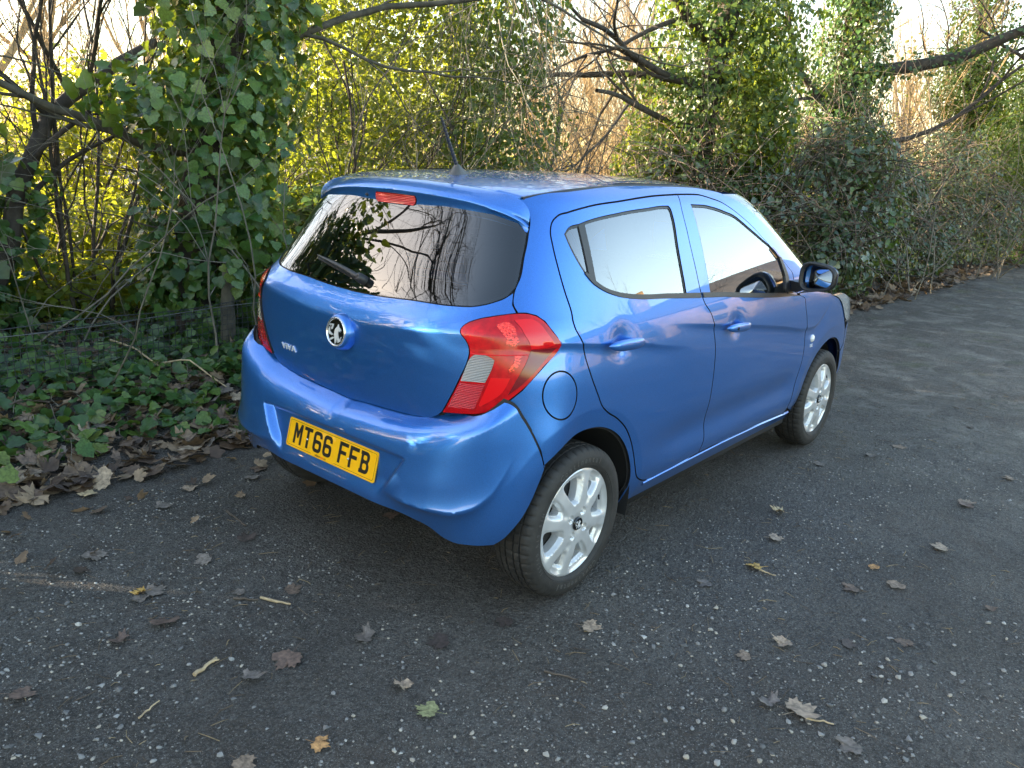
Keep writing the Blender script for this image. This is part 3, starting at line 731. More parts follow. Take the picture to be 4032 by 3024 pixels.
bd = slab(rrect(.506, .097, .008), 0, .0004, po, pex, pey, pez, [rrect(.5036, .0946, .007)]); bd.obj('plate_border', M_ink, plate, smooth=False)
slab([(-.10, -.0490), (.035, -.0490), (.035, -.0460), (-.10, -.0460)], 0, .0005, po, pex, pey, pez).obj('plate_gap', M_plate, plate, smooth=False)
def glyph(ch):
    """50 x 79 mm characters with a 14 mm stroke: (outer, holes)"""
    w, h, t = .050, .079, .0135
    R = lambda *p: [tuple(q) for q in p]
    if ch == 'T': return [R((-w/2, h/2), (w/2, h/2), (w/2, h/2 - t), (t/2, h/2 - t), (t/2, -h/2), (-t/2, -h/2), (-t/2, h/2 - t), (-w/2, h/2 - t))], []
    if ch == 'F': return [R((-w/2, h/2), (w/2, h/2), (w/2, h/2 - t), (-w/2 + t, h/2 - t), (-w/2 + t, .008), (w/2 - .008, .008), (w/2 - .008, .008 - t), (-w/2 + t, .008 - t), (-w/2 + t, -h/2), (-w/2, -h/2))], []
    if ch == 'M': return [R((-w/2, h/2), (-w/2 + .012, h/2), (0, .010), (w/2 - .012, h/2), (w/2, h/2), (w/2, -h/2), (w/2 - .0125, -h/2), (w/2 - .0125, .012), (.004, -.016), (-.004, -.016), (-w/2 + .0125, .012), (-w/2 + .0125, -h/2), (-w/2, -h/2))], []
    if ch == '6':
        o = [(w/2, h/2 - .024)] + [(w/2 - .017 + .017*math.cos(a), h/2 - .017 + .017*math.sin(a)) for a in np.radians(np.linspace(0, 90, 6))] + [(-w/2 + .017 + .017*math.cos(a), h/2 - .017 + .017*math.sin(a)) for a in np.radians(np.linspace(90, 180, 6))] + [(-w/2 + .017 + .017*math.cos(a), -h/2 + .017 + .017*math.sin(a)) for a in np.radians(np.linspace(180, 270, 6))] + [(w/2 - .017 + .017*math.cos(a), -h/2 + .017 + .017*math.sin(a)) for a in np.radians(np.linspace(270, 360, 6))] + [(w/2 - .015 + .015*math.cos(a), .007 - .015 + .015*math.sin(a)) for a in np.radians(np.linspace(0, 90, 6))] + [(-w/2 + t, .007)] + [(-w/2 + t + .006 + .006*math.cos(a), h/2 - t - .006 + .006*math.sin(a)) for a in np.radians(np.linspace(180, 90, 4))] + [(w/2 - t - .006 + .006*math.cos(a), h/2 - t - .006 + .006*math.sin(a)) for a in np.radians(np.linspace(90, 0, 4))] + [(w/2 - t, h/2 - .024)]
        hole = rrect(w - 2*t, .046 - 2*t + .001, .006, 4) + [0, -h/2 + .0232]
        return [o], [hole]
    if ch == 'B':
        o = [(-w/2, h/2), (w/2 - .020, h/2)] + [(w/2 - .020 + .018*math.cos(a), h/2 - .018 + .018*math.sin(a)) for a in np.radians(np.linspace(80, 0, 6))] + [(w/2 - .002, .014), (w/2 - .006, .003)] + [(w/2 - .016 + .016*math.cos(a), -.014 + .016*math.sin(a)) for a in np.radians(np.linspace(50, 0, 4))] + [(w/2 - .019 + .019*math.cos(a), -h/2 + .019 + .019*math.sin(a)) for a in np.radians(np.linspace(0, -90, 6))] + [(-w/2, -h/2), (-w/2, -h/2 + t), (-w/2 + .004, -h/2 + t), (-w/2 + .004, h/2 - t), (-w/2, h/2 - t)]
        h1 = rrect(w - 2*t - .004, .0175, .006, 4) + [0, h/2 - t - .00875]; h2 = rrect(w - 2*t - .002, .0225, .007, 4) + [.001, -h/2 + t + .01125]
        return [o], [h1, h2]
mb = MB(); x = -.1955
for ch in 'MT66 FFB':
    if ch == ' ': x += .0305; continue
    (o_,), hs = glyph(ch); g = slab(np.array(o_) + [x + .0, .002], 0, .0005, po, pex, pey, pez, [np.asarray(h) + [x, .002] for h in hs]); V, F = g.arrays()
    for f in F: mb.add(V, f)
    x += .0602
mb.obj('plate_characters', M_ink, plate, smooth=False)
for tx, wd, px, mt in (('wilson', 0, -.0265, M_ink), ('and', 0, .0005, simple('dealer_red', (.75, .03, .02), .4)), ('co', 0, .0175, M_ink)):
    V, F = text_mesh(tx, .0125, 0, True); poly_obj('dealer_lettering', place(V + [px - .035, -.0468, .0008], po, pex, pey, pez), F, mt, plate)
for sx, sy in ((-.137, -.004), (.108, -.010)):
    p = place(np.array([[sx, sy, 0]]), po, pex, pey, pez)[0]; MB().tube([p, p + pez*.002, p + pez*.003], [.0045, .004, .002], 10).obj('plate_screw', M_chrome, plate)
# ---- tailgate emblem: painted pod, chrome ring, dark disc with a raised winged beast and flag
bx = np.array([-.470, 0, .905]); bey = unit([.10, 0, 1]); bex = np.array([0, -1., 0]); bez = np.cross(bex, bey)
th = np.linspace(0, 2*np.pi, 48, endpoint=False); circ = lambda r: np.stack([r*np.cos(th), r*np.sin(th)], 1)
mb = MB(); R_ = []
for r, zz in ((.068, -.036), (.064, -.012), (.060, -.004), (.056, 0), (.050, .001)): R_.append(place(np.c_[circ(r), np.full(48, zz)], bx, bex, bey, bez))
mb.grid(np.array(R_), wrap=True); pod = mb.obj('emblem_pod', M_paint, tailgate)
mb = MB(); R_ = []
for r, zz in ((.0535, .000), (.0530, .004), (.0505, .0062), (.0475, .005), (.0455, .001), (.02, .0025), (.0004, .003)): R_.append(place(np.c_[circ(r), np.full(48, zz)], bx, bex, bey, bez))
mb.grid(np.array(R_[:5]), wrap=True); mb.obj('emblem_ring', M_chrome, tailgate)
mb = MB(); mb.grid(np.array(R_[4:]), wrap=True); mb.obj('emblem_disc', M_dchrome, tailgate)
beast = [  # flag, head and beak, wing, body and legs, tail
    [(-.034, .024), (-.012, .027), (-.013, .019), (-.017, .008), (-.022, .006), (-.026, .018), (-.032, .019)],
    [(.000, .012), (.010, .021), (.014, .030), (.019, .020), (.028, .014), (.031, .008), (.024, .010), (.027, .003), (.018, .007), (.016, -.004), (.023, -.026), (.034, -.012), (.030, -.030), (.018, -.036), (.014, -.020), (.008, -.036), (.002, -.042), (.000, -.026), (-.006, -.012), (-.004, .002)],
    [(-.038, .004), (-.033, .014), (-.031, -.002), (-.020, -.008), (-.010, -.010), (-.018, -.015), (-.032, -.012), (-.039, -.006)],
    [(-.026, -.034), (-.010, -.026), (-.004, -.020), (-.014, -.020), (-.026, -.028)]]
mb = MB()
for b_ in beast:
    V, F = slab(np.array(b_), .001, .0048, bx, bex, bey, bez).arrays()
    for f in F: mb.add(V, f)
mb.obj('emblem_figure', M_satin, tailgate, angle=30)
V, F = text_mesh('V', .014, .0006, True); poly_obj('emblem_letter', place(V + [-.022, .018, .0052], bx, bex, bey, bez), F, M_dchrome, tailgate)
t_ = 'VAUXHALL'; mbV = []; mbF = []
for k, ch in enumerate(t_):
    a = math.radians(90 + (3.5 - k)*13); V, F = text_mesh(ch, .008, .0003, True); c, s_ = math.cos(a - math.pi/2), math.sin(a - math.pi/2)
    V = np.stack([V[:, 0]*c - V[:, 1]*s_ + .0495*math.cos(a), V[:, 0]*s_ + V[:, 1]*c + .0495*math.sin(a), V[:, 2] + .0064], 1)
    n0 = sum(len(q) for q in mbV); mbV.append(V); mbF += [[i + n0 for i in f] for f in F]
poly_obj('emblem_lettering', place(np.concatenate(mbV), bx, bex, bey, bez), mbF, M_dchrome, tailgate)
# model and trim lettering
V, F = text_mesh('VIVA', .040, .0022, True, 1.1); P, n = skin(-.372 + V[:, 0]*1.0, .772 + V[:, 1]*.8, 0); poly_obj('model_lettering', P + n*(V[:, 2:3] + .0024), F, M_satin, tailgate)
V, F = text_mesh('SE', .040, .0015, True); P, n = skin(3.140 + V[:, 0]*.95, .6475 + V[:, 1]*.55, 0); poly_obj('trim_lettering', P + n*(V[:, 2:3] + .0016), F, M_satin, car)
for sd in (1, -1):
    c, n = pt(3.150, .6865, .0, 1); c = c*[1, sd, 1]; n = n*[1, sd, 1]
    MB().tube([c - n*.002, c + n*.005, c + n*.011, c + n*.013], [.021, .020, .013, .004], 18).obj('side_indicator', simple('frosted_lens', (.78, .78, .76), .2, coat=1), car)
# aerial
mb = MB(); R_ = []
for t in np.linspace(0, 1, 10):
    x0 = .105 + .0*t; L_ = .055*(1 - t)**1.2 + .011; w = .024*(1 - t)**.8 + .009; z = 1.454 + .042*t; a = np.linspace(0, 2*np.pi, 20, endpoint=False)
    R_.append(np.stack([.108 + .018*(1-t)*0 + np.where(np.cos(a) > 0, L_*1.25, L_*.5)*np.cos(a), w*np.sin(a), z + 0*a], 1))
mb.grid(np.array(R_), wrap=True); mb.add(np.vstack([R_[-1], R_[-1].mean(0)]), [[i, (i+1) % 20, 20] for i in range(20)])
aer = mb.obj('aerial_base', simple('aerial_plastic', (.07, .068, .065), .4), car)
p0 = np.array([.112, 0, 1.488]); p1 = np.array([.018, 0, 1.662]); ts = np.linspace(0, 1, 60)
MB().tube(p0 + (p1 - p0)*ts[:, None], 0.0080 - .0030*ts + .0010*np.sin(ts*2*np.pi*15), 10).obj('aerial_mast', M_blk, aer)
# ---- door mirrors
def mirror(sd):
    cy, cz = -.908, 1.062; a = np.linspace(0, 2*np.pi, 40, endpoint=False); R_ = []
    def ring_(sx, kx, ky, kz, dy=0, dz=0):
        # rounded lozenge, taller inboard
        c, s_ = np.cos(a), np.sin(a); yy_ = np.sign(c)*np.abs(c)**.62*.088*ky; zz_ = np.sign(s_)*np.abs(s_)**.66*.066*kz*(1 - .16*(-yy_/.088))
        return np.stack([1.655 + sx - yy_*.10*-1, cy + yy_ + dy, cz + zz_ + dz + yy_*-.02], 1)
    for sx, k, dy in ((.012, .80, 0), (.000, .88, 0), (-.004, .97, 0), (.004, 1.02, 0), (.030, 1.04, 0), (.060, 1.0, .004), (.085, .88, .010), (.105, .66, .018), (.115, .36, .024), (.117, .04, .026)):
        R_.append(ring_(sx, k, k, k, dy))
    P = np.array(R_)*[1, sd, 1]
    o = MB().grid(P[3:], wrap=True, flip=sd > 0).obj('door_mirror', M_paint, car)
    MB().grid(P[:5], wrap=True, flip=sd > 0).obj('mirror_rim', M_blk, o)
    G = ring_(.012, .84, .84, .84)*[1, sd, 1]; c0 = G.mean(0); G[:, 0] += .02 + (G[:, 2] - c0[2])*.04 + (G[:, 1] - c0[1])*.27*sd
    G2 = [c0 + (G - c0)*k for k in (1, .66, .33, .01)]
    MB().grid(np.array(G2), wrap=True, flip=sd > 0).obj('mirror_glass', M_mirror, o)
    foot = np.array([[(1.725, -.755, .970), (1.83, -.755, .966), (1.83, -.745, 1.020), (1.725, -.745, 1.024)], [(1.70, -.81, .975), (1.80, -.81, .975), (1.80, -.81, 1.022), (1.70, -.81, 1.022)], [(1.67, -.86, .998), (1.75, -.86, .998), (1.75, -.86, 1.03), (1.67, -.86, 1.03)]], float)*[1, sd, 1]
    MB().grid(foot, wrap=True, flip=sd < 0).obj('mirror_foot', M_blk, o, angle=40)
for sd in (1, -1): mirror(sd)
# ---- wheels, built round the origin with the outer face towards -y
def tyre_arrays():
    prof = [(.198, .055), (.200, -.060), (.206, -.0715), (.2125, -.0790), (.2190, -.0815), (.2203, -.0803), (.2215, -.0822), (.235, -.0845), (.2515, -.0838), (.254, -.0822), (.266, -.0795), (.2745, -.0735), (.2800, -.0655), (.2828, -.056), (.2832, -.047), (.2776, -.0462), (.2776, -.0408), (.2845, -.040), (.2856, -.021), (.2790, -.0202), (.2790, -.0140), (.2860, -.0132), (.2862, .0132), (.2790, .0140), (.2790, .0202), (.2856, .021), (.2845, .040), (.2776, .0408), (.2776, .0462), (.2832, .047), (.2800, .0655), (.2745, .0735), (.266, .0795), (.25, .083), (.22, .080), (.197, .066), (.190, .055)]
    prof = np.array(prof); n = 288; th = np.linspace(0, 2*np.pi, n, endpoint=False); r = prof[:, :1] + 0*th; y = prof[:, 1:] + 0*th
    cut = (np.arange(n) % 6 == 0)
    sh = np.array([1.0 if (.2700 < p[0] < .2835 and abs(p[1]) > .050) else (.7 if p[0] > .2824 else 0) for p in prof])[:, None]
    r = r - sh*cut[None]*.0058
    th2 = th[None] + 0.10*(np.abs(prof[:, 1:]) - .05)*np.sign(prof[:, 1:])*(prof[:, :1] > .27)
    return np.stack([r*np.cos(th2), y, r*np.sin(th2)], -1)
ty_me = None
def arc_text(txt, r0, a0, size, step, V_, F_, y0=-.0843, flip=False):
    for k, ch in enumerate(txt):
        if ch == ' ': continue
        V, F = text_mesh(ch, size, .0005, True); a = a0 - k*step*(1 if not flip else -1)
        V = V*[1, 1, 1]
        c, s_ = math.cos(a - math.pi/2), math.sin(a - math.pi/2)
        if flip: c, s_ = -c, -s_
        X = V[:, 0]*c - V[:, 1]*s_ + r0*math.cos(a); Z = V[:, 0]*s_ + V[:, 1]*c + r0*math.sin(a)
        n0 = sum(len(q) for q in V_); V_.append(np.stack([X, y0 - V[:, 2]*1.0, Z], 1)); F_ += [[i + n0 for i in f][::-1] for f in F]
letV, letF = [], []
arc_text('Continental', .2395, math.radians(120), .030, math.radians(5.6), letV, letF)
arc_text('Continental', .2395, math.radians(-58), .030, math.radians(5.6), letV, letF)
arc_text('165/60 R15 81H', .2360, math.radians(212), .020, math.radians(4.4), letV, letF)
def cover_arrays():
    def opening(r0, r1, w0, w1, rot):
        P = []
        for r, w in ((r0, w0), (r1, w1)):
            P.append((r, w))
        ring_ = [(r0 - .004*math.cos(t*math.pi/2*0) if False else r0, t*w0) for t in np.linspace(-1, 1, 5)] + [(r1, t*w1) for t in np.linspace(1, -1, 7)]
        xy = np.array([(r*math.cos(t + rot), r*math.sin(t + rot)) for r, t in ring_])
        # round the corners by chaikin cutting
        for _ in range(2):
            q = np.roll(xy, -1, 0); xy = np.stack([.75*xy + .25*q, .25*xy + .75*q], 1).reshape(-1, 2)
        return ccw(xy)
    holes = []
    for k in range(4):
        holes.append(opening(.092, .168, .13, .285, math.radians(12 + 90*k)))
        holes.append(opening(.120, .164, .07, .140, math.radians(57 + 90*k)))
    t = np.linspace(0, 2*np.pi, 120, endpoint=False); out = np.stack([.2125*np.cos(t), .2125*np.sin(t)], 1)
    gx, gy = np.meshgrid(np.arange(-.21, .21, .0044), np.arange(-.21, .21, .0044)); Q = np.stack([gx.ravel(), gy.ravel()], 1)
    Q = Q[np.hypot(*Q.T) < .2095]
    for h in holes: Q = Q[~inside(h, Q)]
    dm = np.full(len(Q), 1.0)
    for h in holes: dm = np.minimum(dm, dist_poly(h, Q))
    Q = Q[dm > .0025]
    tq = np.linspace(0, 2*np.pi, 150, endpoint=False)
    cir = [np.stack([r*np.cos(tq), r*np.sin(tq)], 1) for r in (.186, .193, .1995, .2055, .2105)]
    Q = Q[np.hypot(*Q.T) < .183]; Q = np.concatenate([Q] + cir)
    V2, F = cdt([out] + holes, Q)
    def depth(P):
        r = np.hypot(*P.T); ang = np.degrees(np.arctan2(P[:, 1], P[:, 0]))
        y = .004 + .010*sstep(.0, .05, r)*(1 - sstep(.10, .20, r)) - .008*sstep(.197, .2125, r)
        d = np.full(len(P), 1.0)
        for i, h in enumerate(holes): d = np.minimum(d, dist_poly(h, P)*(1.0 if i % 2 == 0 else .75))
        y = y - .018*np.exp(-(d/.0058)**2)*(1 - .9*sstep(.192, .203, r))
        # bowls run outwards from each opening towards the rim
        for k in range(8):
            a0 = 12 + 45*k; da = (ang - a0 + 180) % 360 - 180; wd = 18 if k % 2 == 0 else 10
            y = y - .010*np.exp(-(da/wd)**6)*sstep(.155, .176, r)*(1 - sstep(.188, .200, r))
            if k % 2: y = y - .006*np.exp(-(da/7.)**2)*sstep(.066, .095, r)*(1 - sstep(.105, .122, r))
        for k in range(4):
            a = math.radians(57 + 90*k); q = np.hypot(P[:, 0] - .050*math.cos(a), P[:, 1] - .050*math.sin(a)); y = y - .007*(1 - sstep(.0115, .0165, q)) + .004*(1 - sstep(0, .011, q))
        return y
    y = depth(V2); V = [np.stack([V2[:, 0], -.068 - y, V2[:, 1]], 1)]; Fs = [F[:, ::-1] if False else F]; k = len(V2); quads = []
    for h in holes + [out]:
        m = len(h); yh = depth(h); A = np.stack([h[:, 0], -.068 - yh, h[:, 1]], 1); c = h.mean(0); hb = c + (h - c)*(.90 if len(h) != 120 else .99); B = np.stack([hb[:, 0], -.068 - yh + .028, hb[:, 1]], 1)
        i = np.arange(m); i2 = (i + 1) % m; q = np.stack([i, i2, i2 + m, i + m], 1) + k; V += [A, B]; quads.append(q if len(h) != 120 else q[:, ::-1]); k += 2*m
    return np.concatenate(V), Fs + quads
covV, covF = cover_arrays(); tyP = tyre_arrays()
def make_wheel():
    w = empty('wheel'); w.parent = car
    MB().grid(tyP, wrap=True).obj('tyre', M_rubber, w, angle=45)
    obj('wheel_cover', covV, covF, M_cover, w, angle=35)
    poly_obj('tyre_lettering', np.concatenate(letV), letF, M_letters, w)
    a = np.linspace(0, 2*np.pi, 40, endpoint=False); R_ = [np.stack([r*np.cos(a), y + 0*a, r*np.sin(a)], 1) for r, y in ((.1995, -.060), (.186, -.035), (.150, -.028), (.09, -.030), (.06, -.045), (.001, -.05))]
    MB().grid(np.array(R_), wrap=True).obj('steel_wheel', M_dark, w, angle=40)
    R_ = [np.stack([r*np.cos(a), y + 0*a, r*np.sin(a)], 1) for r, y in ((.026, -.074), (.0255, -.083), (.0225, -.086), (.020, -.084), (.001, -.0845))]
    MB().grid(np.array(R_), wrap=True).obj('hub_cap', M_dchrome, w, angle=40)
    mb = MB()
    for b_ in beast:
        V, F = slab(np.array(b_)*.44, 0, .0012, (0, -.0843, 0), (1, 0, 0), (0, 0, 1), (0, -1, 0)).arrays()
        for f in F: mb.add(V, f)
    mb.obj('hub_emblem', M_satin, w, smooth=False)
    MB().tube([(.1455, -.066, .062), (.130, -.078, .055)], [.0045, .0035], 8).obj('valve', M_blk, w)
    return w
WP = [(0, -.698, .2825, 0, 0), (2.385, -.698, .2825, 0, 30), (0, .698, .2825, 180, 40), (2.385, .698, .2825, 180, 10)]
proto = make_wheel()
for k, (x, y, z, rz, spin) in enumerate(WP):
    w = proto
    if k:
        w = proto.copy(); COL.objects.link(w); w.parent = car
        for c in proto.children:
            q = c.copy(); COL.objects.link(q); q.parent = w
    w.location = (x, y, z); w.rotation_mode = 'XYZ'; w.rotation_euler = (0, -math.radians(spin), math.radians(rz))
# wheel-arch liners and underbody
mb = MB()
for cx in (-.006, 2.40):
    for sd in (1, -1):
        t = np.radians(np.linspace(-15, 150, 40)); A = np.stack([cx + .362*np.cos(t), 0*t - np.where((np.cos(t) < -.3) if cx < 1 else (np.cos(t) > .25), .735 if cx < 1 else .69, .768), .29 + .356*np.sin(t)], 1); B = A*[1, 1, 1]; B[:, 1] = -.46
        mb.grid(np.stack([A, B], 1)*[1, sd, 1], flip=sd < 0); mb.grid(np.stack([B, np.tile([cx, -.46, .29], (40, 1))], 1)*[1, sd, 1], flip=sd < 0)
mb.box((-.30, -.44, .315), (.42, .44, .36)); mb.box((.42, -.44, .215), (2.95, .44, .33)); mb.box((.40, -.735, .215), (1.98, .735, .30)); mb.box((-.425, -.60, .40), (-.38, .60, .62))
mb.obj('underbody', M_dark, car)
# ---- front end (away from the viewer): wings, bumper, bonnet, screen, headlamps
wing_top = xz([(1.84, .953), (2.05, .942), (2.26, .915), (2.42, .87), (2.55, .80)])
fr = list(SR(TR['fgap'], .015, 60, False)) + xz([(2.06, .262)] + arch_pts(2.40, 185, 42)) + [(u_of(2.70, .56), .56), (u_of(2.66, .66), .66), (u_of(2.60, .72), .72)] + wing_top[::-1]
fb = [(u_of(2.70, .56) + .004, .56)] + xz(arch_pts(2.40, 40, 0))[::1] + [(u_of(2.76, .22), .22), (UMAX - .02, .20), (UMAX - .02, .70), (u_of(2.72, .70), .70), (u_of(2.665, .66), .66)]
hl = [(u_of(2.26, .905) + .01, .905), (u_of(2.42, .862) + .01, .862), (u_of(2.60, .725) + .012, .725), (u_of(2.75, .71), .71), (u_of(2.88, .72), .72), (u_of(2.80, .80), .80), (u_of(2.62, .862), .862), (u_of(2.45, .90), .90)]
M_hl = simple('headlamp_glass', (.55, .57, .58), .06, metal=.5, coat=1)
for sd in (1, -1):
    panel('front_wing', fr, M_paint, car, side=sd, step=.02)
    panel('front_bumper', fb, M_paint, car, side=sd, step=.03)
    panel('headlight', SR(hl, .02, 50), M_hl, car, side=sd, step=.03, off=.005, flange=.02, lip=0)
xb = np.linspace(1.95, 3.0, 40); ze = np.interp(xb, [1.95, 2.26, 2.45, 2.6, 2.8, 3.0], [.949, .918, .885, .85, .80, .70]); yb = np.array([-base(u_of(min(x, 2.9), z), z)[1] for x, z in zip(xb, ze)]); yb = np.minimum(yb, np.sqrt(np.maximum(1 - ((xb - 1.9)/1.16)**4, .02))*.74)
ss = np.linspace(-1, 1, 41); P = np.stack([xb[:, None] + .06*(1 - ss[None]**2), (yb - .012)[:, None]*ss[None], ze[:, None] + .055*(1 - np.abs(ss)[None]**2.5)], -1)
MB().grid(P).obj('bonnet', M_paint, car)
zz = np.linspace(.955, 1.428, 30); ue = np.interp(zz, [.955, 1.035, 1.112, 1.19, 1.262, 1.328, 1.385, 1.428], [u_of(2.06, .962), u_of(1.97, 1.035), u_of(1.86, 1.112), u_of(1.74, 1.19), u_of(1.62, 1.262), u_of(1.50, 1.328), u_of(1.38, 1.385), u_of(1.24, 1.428)]) + .01
rows = []
for z, u0 in zip(zz, ue):
    us = np.linspace(u0, UMAX - 1e-3, 30); P, _ = skin(us, z + 0*us, -.002); rows.append(np.vstack([P, P[::-1]*[1, -1, 1]]))
MB().grid(np.array(rows)).obj('windscreen', M_glass_s, car)
# ---- cabin
def cushion(mb, pts, w, y, th, r=5):
    """padded slab following a side profile"""
    P = np.array(pts, float); T = np.gradient(P, axis=0); T /= np.linalg.norm(T, axis=1, keepdims=True); Nn = np.stack([-T[:, 1], T[:, 0]], 1)
    R_ = []
    for k, s_ in enumerate(np.linspace(-1, 1, 9)):
        e = (1 - abs(s_)**4)**.25 if abs(s_) < 1 else .02
        f = P + Nn*th*e; b = P - Nn*th*.7*e; ring_ = np.vstack([f, b[::-1]])
        R_.append(np.stack([ring_[:, 0], np.full(len(ring_), y + s_*w), ring_[:, 1]], 1))
    mb.grid(np.array(R_), wrap=True)
for sd in (1, -1):
    mb = MB(); cushion(mb, [(1.10, .60), (.98, .75), (.90, .92), (.85, 1.10), (.84, 1.14)], .24, .36*sd, .06); cushion(mb, [(1.55, .55), (1.35, .57), (1.10, .53)], .25, .36*sd, .07)
    seat = mb.obj('front_seat', M_seat, car); mb = MB(); cushion(mb, [(.85, 1.17), (.82, 1.25), (.82, 1.33), (.83, 1.37)], .125, .36*sd, .05); mb.tube([(.85, .36*sd - .05, 1.10), (.84, .36*sd - .05, 1.2)], .007, 6); mb.tube([(.85, .36*sd + .05, 1.10), (.84, .36*sd + .05, 1.2)], .007, 6); mb.obj('headrest', M_seat, seat)
mb = MB(); cushion(mb, [(.42, .55), (.25, .70), (.12, .88), (.05, 1.02)], .58, 0, .06); cushion(mb, [(.80, .52), (.6, .54), (.42, .50)], .58, 0, .07); bench = mb.obj('rear_bench', M_seat, car)
for sd in (1, -1):
    mb = MB(); cushion(mb, [(.06, 1.03), (.02, 1.09), (.0, 1.17), (.01, 1.21)], .13, .30*sd, .05); mb.obj('headrest', M_seat, bench)
mb = MB(); cushion(mb, [(1.55, .70), (1.72, .88), (1.95, .95), (2.15, .94)], .68, 0, .05); mb.obj('dashboard', M_blk, car)
a = np.linspace(0, 2*np.pi, 33); c = np.array([1.45, -.36, .86]); MB().tube(np.stack([c[0] + .07*np.sin(a), c[1] + .18*np.cos(a), c[2] + .165*np.sin(a)], 1), .014, 8, False).obj('steering_wheel', M_blk, car)
mb = MB(); mb.box((-.38, -.55, .95), (.02, .55, .965)); mb.obj('parcel_shelf', M_seat, car)
MB().box((1.52, -.11, 1.30), (1.55, .11, 1.36)).obj('rear_view_mirror', M_blk, car)
# ------------------------------------------------------------------ ground
RNG = np.random.RandomState(7)
def vnoise(x, y, seed=0):
    xi = np.floor(x).astype(np.int64); yi = np.floor(y).astype(np.int64); fx = x - xi; fy = y - yi
    def h(a, b):
        n = (a*374761393 + b*668265263 + seed*974711) & 0x7fffffff; n = ((n ^ (n >> 13))*1274126177) & 0x7fffffff
        return ((n ^ (n >> 16)) & 0xffff)/65535.0
    u = fx*fx*(3 - 2*fx); v = fy*fy*(3 - 2*fy)
    return (h(xi, yi)*(1-u) + h(xi+1, yi)*u)*(1-v) + (h(xi, yi+1)*(1-u) + h(xi+1, yi+1)*u)*v
def fbm(x, y, f, o=4, seed=0):
    r = 0; a = .5
    for k in range(o): r = r + a*vnoise(x*f, y*f, seed + k); f *= 2.03; a *= .5
    return r - .5*(1 - .5**o)
def edge_y(x): return np.interp(x, [-6, -1.2, -.4, .3, 1.5, 4, 8, 19, 40], [1.38, 1.36, 1.36, 1.42, 1.40, 1.20, .92, .60, .3])   # foot of the bank
def ground_z(x, y, fine=True):
    e = edge_y(x) + .10*(vnoise(x*2.3, y*0 + 3.3, 5) - .5)
    bank = .17*sstep(.0, .95, y - e) + .10*sstep(.8, 4, y - e)
    z = bank + .030*fbm(x, y, .55, 3, 11)*(.4 + sstep(-.5, .6, y - e))
    if fine: z = z + .016*fbm(x, y, 3.2, 4, 21) + .020*np.maximum(fbm(x, y, 15, 3, 31), 0)
    d0 = np.exp(-(((x - 1.2)/2.2)**4 + (y/1.3)**4))                   # the car stands on level ground
    return z*(1 - .9*d0*(y - e < -.2)) - .004
def line_spacing(a, b, f0, f1, fine, far):
    v = [f0]; s = fine
    while v[-1] < f1: v.append(v[-1] + fine)
    s = fine
    while v[-1] < b: s = min(s*1.10, far); v.append(v[-1] + s)
    w = [f0]; s = fine
    while w[-1] > a: s = min(s*1.10, far); w.append(w[-1] - s)
    return np.array(w[:0:-1] + v)
gx = line_spacing(-120, 160, -2.1, 3.4, .020, 12); gy = line_spacing(-120, 140, -2.3, 2.4, .020, 12)
GX, GY = np.meshgrid(gx, gy, indexing='ij'); fl = np.exp(-(np.maximum(np.hypot(GX - 1, GY) - 14, 0)/12)**2)
GZ = ground_z(GX, GY)*fl
